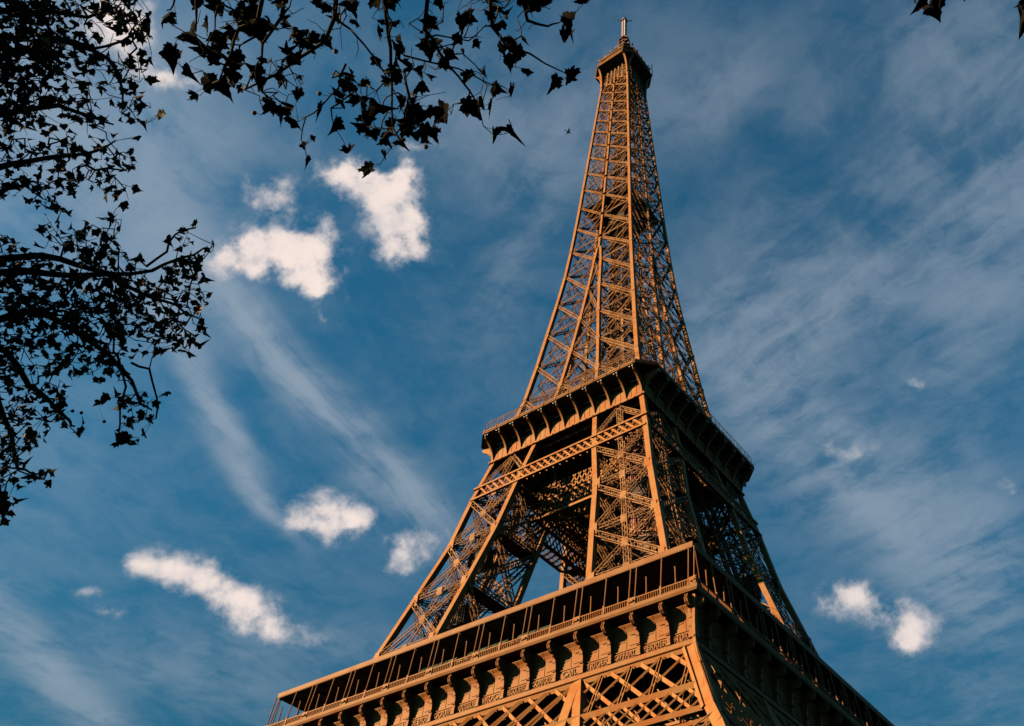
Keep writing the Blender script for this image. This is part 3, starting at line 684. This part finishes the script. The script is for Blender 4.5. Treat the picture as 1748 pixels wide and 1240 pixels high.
for k in range(4):
    m.k = k
    for x in (-2.9, -1.4, 0, 1.4, 2.9): m.bar((x, -5.0, 262), (x*.97, -4.75, 271.5), .42, .3, (0, -1, 0))
    for z in (263.5, 265.5, 267.5, 269.5): m.bar((-4.9, -4.9, z), (4.9, -4.9, z), .22, .2)
    for i in range(6): m.bar((-4.6+i*1.5, -4.8, 263.5), (-3.1+i*1.5, -4.8, 269.5), .12); m.bar((-3.1+i*1.5, -4.8, 263.5), (-4.6+i*1.5, -4.8, 269.5), .12)
m.build('summit_frame', IRON2, TW)
m = M(); loft(m, [octo(7.3, 2.7, 274.45), octo(7.3, 2.7, 275.5), octo(7.4, 2.7, 275.6), octo(7.4, 2.7, 275.9)])
loft(m, [octo(7.0, 2.6, 278.3), octo(7.1, 2.6, 278.4), octo(7.1, 2.6, 278.8), octo(6.6, 2.4, 278.9)])
loft(m, [octo(3.8, 1.2, 275), octo(3.8, 1.2, 283), octo(4.3, 1.2, 283.2), octo(4.3, 1.2, 283.8), octo(2.6, 1, 286), octo(2.6, 1, 290.5), octo(3.1, 1.1, 290.8), octo(3.0, 1.1, 291.6)])
m.build('summit_cabin', IRON2, TW)
m = M()
for k in range(4):
    m.k = k
    for i in range(-10, 11):
        x = i*.46; m.bar((x, -7.35, 275.9), (x, -7.05, 278.3), .06)
        if i < 10: m.bar((x, -7.35, 275.9), (x+.46, -7.05, 278.3), .03)
    for z in (276.4, 277.0, 277.6): m.bar((-4.7, -7.25, z), (4.7, -7.25, z), .04)
    m.bar((4.7, -7.3, 277), (7.3, -4.7, 277), .05)
m.build('safety_cage', IRON2, TW)
m = M(); rnd = random.Random(11)
for k in range(4):
    m.k = k
    for i in range(17):
        x = -5.2+i*.64+rnd.uniform(-.2, .2); h = rnd.uniform(.8, 3.4); y = -6.8+rnd.uniform(-.3, .3)
        m.bar((x, y, 278.7), (x, y, 278.7+h), .12)
        if i % 2: m.bar((x-.35, y, 278.7+h*.8), (x+.35, y, 278.7+h*.8), .08); m.bar((x, y-.3, 278.7+h*.6), (x, y+.3, 278.7+h*.6), .08)
        if i % 4 == 0: m.box(x-.25, x+.25, y-.3, y-.1, 279, 280.5)
    m.bar((-7.9, -4.9, 273.4), (-7.9, -4.9, 281.5), .22)
m.build('aerial', material('aerial_metal', (.10, .075, .06), .5, .2, .2, 1), TW)
m = M()                                   # cluster of dishes and drums below the mast
for i in range(46):
    a = rnd.uniform(0, 2*PI); rr = rnd.uniform(1.0, 2.3); z = rnd.uniform(291.5, 300.5); x, y = rr*math.cos(a), rr*math.sin(a)
    if i % 3 == 0: m.tube([(x, y, z), (x*1.12, y*1.12, z)], rnd.uniform(.25, .6), 10)
    elif i % 3 == 1: m.box(x-.25, x+.25, y-.25, y+.25, z, z+rnd.uniform(.8, 1.8))
    else: m.bar((x*.5, y*.5, z), (x*1.3, y*1.3, z+rnd.uniform(-.5, 1.2)), .12)
for z in (292, 294.5, 297, 299.5, 301.5): m.tube([(0, 0, z), (0, 0, z+.2)], 1.9 if z < 300 else 1.3, 12)
for a in range(8): m.bar((1.7*math.cos(a*PI/4), 1.7*math.sin(a*PI/4), 291), (1.0*math.cos(a*PI/4), 1.0*math.sin(a*PI/4), 302.5), .16)
m.tube([(0, 0, 290), (0, 0, 302.5)], .9, 10)
m.build('cupola', IRON2, TW)
m = M()
for (x, y) in ((.55, .55), (-.55, .55), (-.55, -.55), (.55, -.55)): m.bar((x, y, 302.3), (x, y, 316), .22)
for i in range(17): z = 302.7+i*.8; m.box(-.62, .62, -.62, .62, z, z+.5)
m.build('antenna_mast', GREYM, TW)
m = M(); m.bar((.72, -.30, 302.5), (.72, -.30, 315.5), .18); m.bar((-.1, -.72, 302.5), (-.1, -.72, 315.5), .2); m.build('mast_cable', REDP, TW)
m = M()
m.tube([(0, 0, 315.8), (0, 0, 317.6)], [1.15, .9], 10); m.tube([(0, 0, 317.6), (0, 0, 320.6)], .10, 6)
for (dx, dy) in ((1, .75), (-1, -.75), (.8, -1), (-.8, 1)):
    for z in (316.2, 317.1): m.bar((0, 0, z), (dx*2.2, dy*2.2, z), .12); m.bar((dx*2.2, dy*2.2, z-.5), (dx*2.2, dy*2.2, z+.6), .12); m.bar((dx*1.6, dy*1.6, z-.3), (dx*1.6, dy*1.6, z+.4), .09)
for a in range(4): m.bar((0, 0, 319.4), (1.0*math.cos(a*PI/2), 1.0*math.sin(a*PI/2), 319.6), .09); m.bar((1.0*math.cos(a*PI/2), 1.0*math.sin(a*PI/2), 319.2), (1.0*math.cos(a*PI/2), 1.0*math.sin(a*PI/2), 320.1), .08)
m.build('dipole_array', material('dipole_metal', (.10, .10, .11), .5, .3), TW)
# ------------------------------------------------------------------ plane trees
def leaf_outline(rnd):
    # palmate five-lobed leaf, unit length along +y from the petiole; toothed lobes
    base = [(0, 0), (.12, -.10), (.34, -.12), (.34, -.02), (.52, .06), (.46, .12), (.45, .19), (.52, .24), (.56, .36), (.72, .42), (.60, .50), (.58, .62), (.48, .58), (.43, .57), (.36, .60), (.30, .66), (.27, .76), (.16, .80), (.10, .92), (.0, 1.12)]
    def side(sgn):
        k1, k2, k3 = rnd.uniform(.65, 1.15), rnd.uniform(.7, 1.2), rnd.uniform(-.12, .12)
        return [(sgn*x*(k1 if y < .2 else k2)*rnd.uniform(.85, 1.15), y*rnd.uniform(.93, 1.07)+k3*x) for x, y in base[1:-1]]
    return [base[0]]+side(1)+[(rnd.uniform(-.1, .1), base[-1][1]*rnd.uniform(.85, 1.1))]+side(-1)[::-1]
OUT = [leaf_outline(random.Random(i)) for i in range(14)]
def add_leaf(V, F, pos, tip, nrm, size, rnd):
    tip = tip/np.linalg.norm(tip); s_ = np.cross(tip, nrm); s_ /= np.linalg.norm(s_)+1e-9; n = np.cross(s_, tip)
    o = OUT[rnd.randrange(14)]; fold = rnd.uniform(.15, 1.4); curl = rnd.uniform(-.8, .8); base = len(V)
    c = (0, .34); tw = rnd.uniform(-.5, .5)
    def pt(x, y): return pos+size*(s_*x*math.cos(fold)+tip*y+n*(abs(x)*math.sin(fold)+curl*(y-.3)**2*1.6+tw*x*y))
    V.append(pt(*c)); k = len(o)
    for x, y in o: V.append(pt(x, y))
    for i in range(k): F.append((base, base+1+i, base+1+(i+1) % k))
def grow(mains, targets, rnd, jit):
    # mains: list of polylines of 3D points with radius; targets: twig ends. Returns nodes, parent index
    N = []; Pn = []; fixed = {}
    for pl, r0_, r1_ in mains:
        prev = -1
        for j in range(len(pl)-1):
            a, b = pl[j], pl[j+1]; n = max(2, int(np.linalg.norm(b-a)/jit/1.2))
            for i in range(n+(1 if j == len(pl)-2 else 0)):
                t = i/n; p = a+(b-a)*t
                if 0 < i: p = p+np.array([rnd.uniform(-1, 1) for _ in range(3)])*jit*.10
                N.append(p); Pn.append(prev); tt = (j+t)/(len(pl)-1); fixed[len(N)-1] = r0_+(r1_-r0_)*tt; prev = len(N)-1
    A = np.array(N); T = np.array(targets); d = np.sqrt(((T[:, None]-A[None])**2).sum(2)).min(1); order = np.argsort(d)
    ends = []; buf = np.zeros((len(N)+len(T)*4+10, 3)); buf[:len(N)] = A; n = len(N)
    for ti in order:
        t = T[ti]; dd = ((buf[:n]-t)**2).sum(1); q = int(np.argmin(dd)); L = math.sqrt(dd[q]); k = 1 if L < jit else (2 if L < 2.5*jit else 3)
        p0 = buf[q].copy(); prev = q
        side = np.array([rnd.uniform(-1, 1) for _ in range(3)])*L*.16+np.array([0, 0, L*.05])
        for i in range(1, k+1):
            u = i/k; p = p0+(t-p0)*u+side*math.sin(PI*u)*(1 if i < k else 0)
            N.append(p); Pn.append(prev); buf[n] = p; prev = n; n += 1
        ends.append((prev, ti))
    return N, Pn, fixed, ends
def twig_mesh(N, Pn, fixed, rtip, name, mat, parent, pw=.42):
    cnt = [1]*len(N)
    for i in range(len(N)-1, -1, -1):
        if Pn[i] >= 0: cnt[Pn[i]] += cnt[i]
    rad = [max(rtip*cnt[i]**pw*.75, fixed.get(i, 0)) if i in fixed else rtip*min(4, cnt[i]**pw*.75) for i in range(len(N))]
    for i in range(len(N)): rad[i] = max(rad[i], rtip*.7)
    V = []; F = []; seg = 5
    for i, p in enumerate(N):
        q = Pn[i]
        if q < 0: continue
        a, b = N[q], p; t = b-a; L = np.linalg.norm(t)
        if L < 1e-6: continue
        t /= L; h = np.array((0, 0, 1.)) if abs(t[2]) < .9 else np.array((1., 0, 0)); u = np.cross(t, h); u /= np.linalg.norm(u); v = np.cross(t, u)
        r_a = min(rad[q], rad[i]*1.35); o = len(V)
        for (c, r) in ((a-t*r_a*.4, r_a), (b, rad[i])):
            for j in range(seg): V.append(c+u*r*math.cos(2*PI*j/seg)+v*r*math.sin(2*PI*j/seg))
        for j in range(seg): F.append((o+j, o+(j+1) % seg, o+seg+(j+1) % seg, o+seg+j))
        F.append(tuple(o+seg+j for j in range(seg)))
    m = M(); m.V = V; m.F = F; o = m.build(name, mat, parent); 
    for p_ in o.data.polygons: p_.use_smooth = True
    return o, rad
def inpoly(x, y, poly):
    c = False; n = len(poly); j = n-1
    for i in range(n):
        xi, yi = poly[i]; xj, yj = poly[j]
        if (yi > y) != (yj > y) and x < (xj-xi)*(y-yi)/(yj-yi)+xi: c = not c
        j = i
    return c
def fill(poly, n, rnd, dfun, clump=None):
    xs = [p[0] for p in poly]; ys = [p[1] for p in poly]; out = []
    while len(out) < n:
        x, y = rnd.uniform(min(xs), max(xs)), rnd.uniform(min(ys), max(ys))
        if not inpoly(x, y, poly): continue
        if clump and not clump(x, y, rnd): continue
        out.append(at(x, y, dfun(x, y)*rnd.uniform(.93, 1.07)))
    return out
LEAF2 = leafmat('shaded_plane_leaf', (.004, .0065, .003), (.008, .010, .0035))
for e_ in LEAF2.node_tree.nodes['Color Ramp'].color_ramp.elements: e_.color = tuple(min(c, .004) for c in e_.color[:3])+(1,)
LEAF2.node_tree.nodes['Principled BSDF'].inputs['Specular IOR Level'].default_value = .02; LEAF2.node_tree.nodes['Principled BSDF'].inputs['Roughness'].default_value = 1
def tree(label, base, mains_px, regions, explicit, lsize, rtip, seed, jit, fruits, trunk_pts, trunk_r, offleaves, petiole, twigx=0, keep=1.0, lm=None):
    rnd = random.Random(seed); T = thing('plane_tree', label, 'tree', (0, 0, 0), None)
    T.location = tuple(base); bs = np.array(base)
    L2 = lambda p: np.asarray(p, float)-bs
    mains = [([L2(p if len(p) == 3 and not isinstance(p[0], int) else at(*p)) for p in pl], r0_, r1_) for pl, r0_, r1_ in mains_px]
    tg = []
    for poly, n, dfun, clump in regions: tg += [L2(p) for p in fill(poly, n, rnd, dfun, clump)]
    nreg = len(tg); ex = []
    for (x, y, s, d) in explicit: tg.append(L2(at(x, y, d))); ex.append(s*d/FPX)
    N, Pn, fixed, ends = grow(mains, tg, rnd, jit)
    tr = M(); tr.tube([L2(p) for p in trunk_pts], trunk_r, 14); to = tr.build('trunk', BARK, T)
    for p_ in to.data.polygons: p_.use_smooth = True
    br, rad = twig_mesh(N, Pn, fixed, rtip, 'branch', BARK, T)
    V = []; F = []; view = fw
    tips = {}
    for (e, ti) in ends: tips[ti] = e
    def stalk(pts, rr):
        q_ = M(); q_.tube(pts, rr, 4); o_ = len(V); V.extend(np.array(v) for v in q_.V); F.extend(tuple(i+o_ for i in f) for f in q_.F)
    for (e, ti) in ends:
        big = ti >= nreg
        if not big and rnd.random() > keep: continue
        p = N[e]; toward = rnd.random()
        nrm = np.array([rnd.gauss(0, .55), rnd.gauss(0, .55), -1.0]) if not big else -fw+np.array([rnd.gauss(0, .45) for _ in range(3)])
        tip = np.array([rnd.gauss(0, .7), rnd.gauss(0, .7), -.55 if not big else -1.0])
        if big: tip = tip*.9-UP*.8+RT*rnd.gauss(0, .5)
        tip -= nrm*(tip @ nrm)/(nrm @ nrm)*.8
        size = ex[ti-nreg] if big else lsize*rnd.uniform(.6, 1.25)
        tn = tip/np.linalg.norm(tip); pos = p+tn*(0 if not big else -size*.45)
        if not big:
            pl_ = petiole*rnd.uniform(.5, 1.3); stalk([p, p+tn*pl_*.5+np.array([0, 0, .01]), p+tn*pl_], .0018); pos = p+tn*pl_
        else: stalk([N[Pn[e]], (N[Pn[e]]+pos)/2+np.array([0, 0, -.01]), pos], rtip*.6)
        add_leaf(V, F, pos, tip, nrm, size, rnd)
    for c_, rr, n in offleaves:           # the rest of the crown, outside the picture
        c_ = np.array(c_)
        for _ in range(n):
            d_ = np.array([rnd.gauss(0, 1) for _ in range(3)]); d_ /= np.linalg.norm(d_); p = c_+d_*np.array(rr)*rnd.uniform(.35, 1)**.5
            X, Y, Z_ = proj(p)
            if Z_ > 0 and -90 < X < PW+60 and -70 < Y < PH+60: continue
            if p[2] < 3.6: continue
            add_leaf(V, F, L2(p), np.array([rnd.gauss(0, .7), rnd.gauss(0, .7), -.6]), np.array([rnd.gauss(0, .5), rnd.gauss(0, .5), 1.0]), lsize*rnd.uniform(1.3, 2.4), rnd)
    m = M(); m.V = V; m.F = F; cr = m.build('crown', lm or LEAF, T)
    for (x, y, d) in fruits:
        b = M(); c_ = L2(at(x, y, d)); r_ = .016*rnd.uniform(.9, 1.15)*d/6 if d < 8 else .02
        for i in range(1): b.tube([c_+np.array([0, 0, q*r_]) for q in (-1, -.8, -.4, 0, .4, .8, 1)], [r_*.15, r_*.6, r_*.92, r_, r_*.92, r_*.6, r_*.15], 9)
        j = int(np.argmin([np.sum((n_-c_)**2) for n_ in N])); b.tube([c_+np.array([0, 0, r_*.8]), (c_+N[j])/2+np.array([0, 0, -.01]), N[j]], .0018, 4)
        b.build('seed_ball', FRUIT, T)
    return T
# ---- tree reaching in from the top of the picture (about six metres away)
D1 = lambda x, y: 6.0+.0012*(x-600)
far = at(700, -900, 7.0)
tb1 = np.array([CAM[0]+3.6, CAM[1]-3.2, 2.0])
topm = tb1+np.array([-.4, .5, 6.8])
ctr = [(655, -40), (663, 60), (667, 105), (669, 165), (672, 215)], [(735, -60), (724, 50), (750, 90), (782, 130), (815, 180)], [(836, -60), (840, 45), (865, 80), (905, 92), (962, 125)], \
      [(462, -60), (440, 35), (408, 48), (395, 90), (372, 135)], [(576, -60), (571, 30), (553, 72), (505, 103), (470, 128), (420, 150)], [(571, 25), (598, 50), (640, 100), (670, 150), (690, 200)], \
      [(340, -60), (335, 10), (334, 50)], [(590, 110), (578, 150), (545, 185), (522, 200), (516, 240)], [(720, 70), (745, 60), (800, 70), (830, 45)], [(690, 95), (750, 110), (810, 130), (840, 145), (862, 150)], \
      [(880, -60), (900, 35), (935, 45), (955, 40)], [(600, 160), (565, 185), (568, 205)], [(495, -60), (480, 30), (448, 75), (445, 130)], [(310, -50), (296, 8), (285, 20)], [(690, 120), (700, 170), (706, 220)]
mains = []
for pl in ctr:
    big = pl[0][1] < -50 or pl[0][1] == -40
    pts = [at(x, y, D1(x, y)) for x, y in pl]
    if big: pts = [topm+(pts[0]-topm)*.35+np.array([0, 0, .7]), topm+(pts[0]-topm)*.7+np.array([0, 0, .6])]+pts
    mains.append(([tuple(float(c) for c in p) for p in pts], .022 if big else .007, .0045 if big else .0035))
reg = [([(285, -30), (560, -30), (560, 60), (520, 150), (460, 190), (400, 150), (320, 110), (300, 40)], 84, D1, None),
       ([(410, 110), (520, 90), (525, 170), (500, 200), (430, 170), (410, 150)], 46, D1, None),
       ([(560, -30), (780, -30), (800, 60), (770, 120), (700, 130), (590, 120)], 66, D1, None),
       ([(560, 120), (640, 120), (700, 110), (780, 170), (770, 210), (700, 235), (620, 235), (560, 170)], 98, D1, None),
       ([(780, -30), (990, -30), (975, 20), (900, 40), (800, 40)], 36, D1, None), ([(800, 40), (905, 50), (900, 110), (870, 130), (800, 60)], 20, D1, None),
       ([(690, 60), (800, 60), (830, 130), (860, 200), (780, 190), (690, 110)], 22, D1, None),
       ([(380, -30), (470, -30), (450, 60), (400, 70)], 24, D1, None)]
expl = [(630, 290, 25, 6), (595, 262, 26, 6), (524, 276, 20, 6), (534, 238, 13, 6), (520, 249, 15, 6), (686, 245, 26, 6), (657, 267, 20, 6), (873, 163, 34, 6.2), (843, 231, 30, 6.2), (877, 225, 36, 6.2),
        (947, 142, 28, 6.3), (972, 132, 34, 6.3), (962, 68, 34, 6.3), (968, 40, 34, 6.3), (327, 62, 34, 5.8), (296, 100, 42, 5.8), (329, 126, 32, 5.8), (341, 164, 26, 5.8), (362, 142, 34, 5.8), (388, 152, 32, 5.8),
        (570, 214, 30, 6), (452, 195, 20, 6), (482, 205, 20, 6), (509, 208, 34, 6), (545, 190, 28, 6), (740, 45, 28, 6), (787, 42, 30, 6), (779, 68, 20, 6), (682, 75, 26, 6), (735, 80, 38, 6), (770, 93, 24, 6),
        (790, 92, 15, 6), (826, 128, 20, 6), (880, 75, 34, 6.1), (858, 82, 18, 6), (868, 108, 28, 6), (812, 186, 34, 6), (838, 188, 32, 6), (650, 180, 36, 6), (710, 200, 38, 6), (760, 195, 38, 6), (726, 225, 28, 6),
        (738, 226, 22, 6), (277, 30, 30, 5.8), (400, 100, 30, 6), (372, 98, 28, 6), (340, 15, 26, 5.8), (370, 10, 34, 5.8), (560, 70, 18, 6), (495, 62, 24, 6), (485, 25, 24, 6), (600, 130, 22, 6), (600, 10, 26, 6),
        (905, 15, 40, 6.2), (930, 12, 30, 6.2), (995, 8, 24, 6.3), (420, 20, 30, 6), (430, 45, 40, 6), (405, 55, 34, 6), (548, 12, 26, 6), (385, 75, 30, 6), (355, 40, 20, 5.9), (800, 30, 26, 6)]
# a limb reaching over to the right corner
rpl = [[(1700, -300), (1640, -120), (1610, -30), (1592, 8)], [(1610, -30), (1575, -10), (1560, 4)], [(1850, -200), (1790, -60), (1768, 10), (1762, 40)]]
D2 = 5.2
for pl in rpl:
    pts = [at(x, y, D2) for x, y in pl]
    if pl[0][1] < -150: pts = [topm+(pts[0]-topm)*.45+np.array([0, 0, .5])]+pts
    mains.append(([tuple(float(c) for c in p) for p in pts], .016, .004))
expl += [(1568, 8, 34, D2), (1600, 2, 36, D2), (1594, 20, 34, D2), (1626, -6, 16, D2), (1645, -4, 14, D2), (1742, 34, 42, D2), (1752, 0, 22, D2), (1748, 50, 30, D2), (1760, 20, 30, D2), (1585, -12, 30, D2)]
reg.append(([(1560, -130), (1720, -130), (1700, -30), (1580, -20)], 16, lambda x, y: D2, None))
tr1 = [tb1, tb1+np.array([-.05, .05, 1.2]), tb1+np.array([-.15, .2, 4]), topm, topm+np.array([.1, .4, 3])]
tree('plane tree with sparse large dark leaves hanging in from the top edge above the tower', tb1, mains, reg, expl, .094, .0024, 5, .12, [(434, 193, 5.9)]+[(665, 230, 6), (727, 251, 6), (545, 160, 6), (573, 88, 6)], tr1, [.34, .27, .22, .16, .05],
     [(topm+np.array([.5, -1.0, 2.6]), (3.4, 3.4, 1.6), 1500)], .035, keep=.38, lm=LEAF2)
# ---- big tree at the left edge (about twelve metres away)
D3 = lambda x, y: 12.0-.0022*(x-150)+.0008*(y-400)
lb = CAM+np.array([0, 0, 0]); dl = ray(-1100, 700); dl = dl/np.linalg.norm(dl[:2]); tb2 = np.array([CAM[0]+dl[0]*9.2, CAM[1]+dl[1]*9.2, 2.0])
crot = tb2+np.array([0, 0, 6.5])
lpl = [[(-60, 130), (20, 90), (95, 66), (150, 80), (185, 100), (205, 140), (210, 165)], [(95, 66), (150, 85), (210, 70), (245, 50)], [(-60, 300), (20, 280), (90, 268), (150, 262), (200, 240)],
       [(-60, 450), (20, 440), (70, 436), (130, 452), (190, 468), (260, 462), (310, 440), (350, 425)], [(-60, 470), (40, 462), (110, 470), (190, 468), (240, 500), (300, 520), (340, 545)],
       [(-60, 560), (0, 545), (60, 530), (120, 560), (190, 610), (225, 650), (240, 690), (260, 700)], [(-60, 560), (10, 600), (50, 660), (80, 680), (120, 720), (130, 730)],
       [(-60, 640), (-5, 680), (20, 740), (30, 800), (60, 810)], [(-60, 700), (-20, 780), (0, 840), (8, 880)], [(-60, 10), (20, 20), (90, 20), (150, 30), (200, 10)], [(-60, 200), (30, 190), (100, 180), (160, 200), (190, 215)],
       [(250, 455), (285, 430), (300, 400), (330, 388)], [(200, 605), (215, 660), (205, 700), (200, 750)], [(-60, 350), (0, 330), (30, 320), (60, 310)], [(225, 620), (255, 630), (268, 680), (268, 715)]]
mains = []
for pl in lpl:
    pts = [at(x, y, D3(x, y)) for x, y in pl]; big = pl[0][0] < -50
    if big: pts = [crot+(pts[0]-crot)*.02, crot+(pts[0]-crot)*.4+np.array([0, 0, .8]), crot+(pts[0]-crot)*.75+np.array([0, 0, .6])]+pts
    mains.append(([tuple(float(c) for c in p) for p in pts], .07 if big else .016, .010))
A_ = [(-40, -30), (225, -30), (262, 30), (268, 95), (240, 150), (268, 190), (245, 212), (200, 195), (170, 150), (180, 210), (235, 262), (232, 330), (205, 350), (150, 315), (120, 330), (85, 370), (50, 330), (-40, 350)]
B_ = [(-40, 395), (20, 400), (55, 430), (100, 400), (150, 385), (190, 380), (215, 425), (240, 450), (290, 455), (318, 440), (345, 450), (360, 470), (352, 505), (350, 560), (325, 600), (275, 590), (240, 600), (205, 640), (150, 640), (115, 680), (90, 730), (70, 760), (20, 790), (-40, 900)]
reg = [(A_, 680, D3, None), ([(-40, -30), (100, -30), (110, 90), (60, 200), (-40, 230)], 380, D3, None), (B_, 960, D3, None),
       ([(-40, 480), (200, 460), (240, 480), (260, 560), (150, 590), (60, 560), (-40, 600)], 300, D3, None),
       ([(270, 440), (370, 415), (345, 480), (280, 470)], 22, D3, None), ([(300, 425), (325, 385), (340, 380), (320, 430)], 8, D3, None), ([(195, 620), (225, 640), (235, 700), (250, 745), (200, 765), (195, 740)], 24, D3, None),
       ([(225, 640), (262, 680), (270, 715), (245, 730), (228, 690)], 10, D3, None), ([(-10, 780), (40, 790), (60, 805), (20, 840), (8, 890), (-20, 900)], 26, D3, None), ([(50, 800), (85, 800), (82, 818), (55, 822)], 7, D3, None),
       ([(190, 20), (265, 20), (262, 80), (200, 60)], 22, D3, None), ([(80, 360), (110, 330), (100, 400), (70, 420)], 14, D3, None), ([(185, 370), (215, 372), (200, 400)], 5, D3, None)]
expl = [(276, 198, 17, 11.8), (247, 212, 15, 11.8), (232, 235, 13, 11.8), (234, 323, 14, 11.8), (192, 372, 16, 11.8), (334, 384, 15, 11.6), (312, 395, 11, 11.6), (366, 420, 17, 11.6), (355, 427, 11, 11.6), (291, 412, 19, 11.6),
        (278, 672, 17, 11.9), (260, 717, 15, 11.9), (248, 740, 17, 11.9), (240, 715, 15, 11.9), (227, 725, 20, 11.9), (200, 760, 24, 11.9), (212, 750, 20, 11.9), (169, 692, 17, 12), (181, 680, 16, 12), (142, 719, 12, 12), (130, 740, 12, 12), (115, 725, 16, 12),
        (75, 812, 18, 12), (60, 815, 14, 12), (10, 872, 24, 12), (8, 850, 20, 12), (232, 440, 19, 11.7), (346, 552, 15, 11.8), (254, 30, 18, 11.9), (256, 48, 22, 11.9), (60, 750, 20, 12), (228, 262, 14, 11.9), (330, 478, 14, 11.8), (352, 475, 20, 11.8),
        (340, 530, 16, 11.8), (325, 585, 18, 11.8), (305, 590, 15, 11.8), (268, 600, 14, 11.9), (222, 684, 14, 11.9), (242, 684, 12, 11.9), (208, 45, 16, 11.9), (140, 735, 10, 12)]
tr2 = [tb2, tb2+np.array([0, 0, 1.2]), tb2+np.array([.1, .1, 4]), crot, crot+np.array([.3, 0, 4]), crot+np.array([.5, .2, 8])]
sv = np.array(sdir)
o1 = at(-350, 300, 12.5)
tree('plane tree with dense small dark leaves and a few orange ones, filling the left edge', tb2, mains, reg, expl, .095, .0038, 8, .22,
     [(233, 121, 11.9), (224, 210, 11.9), (234, 598, 11.9), (178, 720, 12), (139, 705, 12), (124, 702, 12), (49, 817, 12), (98, 402, 12)], tr2, [.5, .42, .36, .3, .2, .06],
     [(at(120, 300, 12)+sv*3.2+np.array([0, 0, .4]), (3.2, 3.2, 3.0), 2600), (at(100, 600, 12)+sv*3.5, (3.0, 3.0, 2.8), 2600), (o1, (3.2, 3.2, 2.6), 1500), (crot+np.array([0, 0, 5.]), (4.5, 4.5, 3.5), 1500)], .045, keep=.88)
# ------------------------------------------------------------------ a bird in the sky left of the summit
bp_ = at(970, 226, 60)
BD = thing('bird', 'tiny dark bird gliding in the sky left of the tower top', 'bird', tuple(bp_))
b = M(); b.tube([(-.16, 0, 0), (-.10, 0, .01), (0, 0, .02), (.10, 0, .01), (.17, 0, .02), (.21, 0, .02)], [.01, .035, .05, .035, .022, .004], 8)
b.poly([(-.15, -.01, 0), (-.27, -.05, 0), (-.27, .05, 0), (-.15, .01, 0), (-.15, 0, .015)], [(0, 1, 4), (1, 2, 4), (2, 3, 4), (0, 3, 2, 1)])
bo = b.build('body', BIRD, BD)
for sy in (-1, 1):
    w_ = M(); w_.poly([(.07, 0, .02), (-.05, 0, .02), (-.07, sy*.16, .07), (.05, sy*.16, .08), (-.09, sy*.36, .05), (0, 0, .035), (0, sy*.16, .09)], [(0, 3, 6, 5), (5, 6, 2, 1), (3, 4, 6), (6, 4, 2), (0, 1, 2, 3), (3, 2, 4)])
    w_.build('wing', BIRD, BD)
BD.rotation_euler = (R(20), R(15), R(60)); BD.scale = (1.0, 1.0, 1.0)
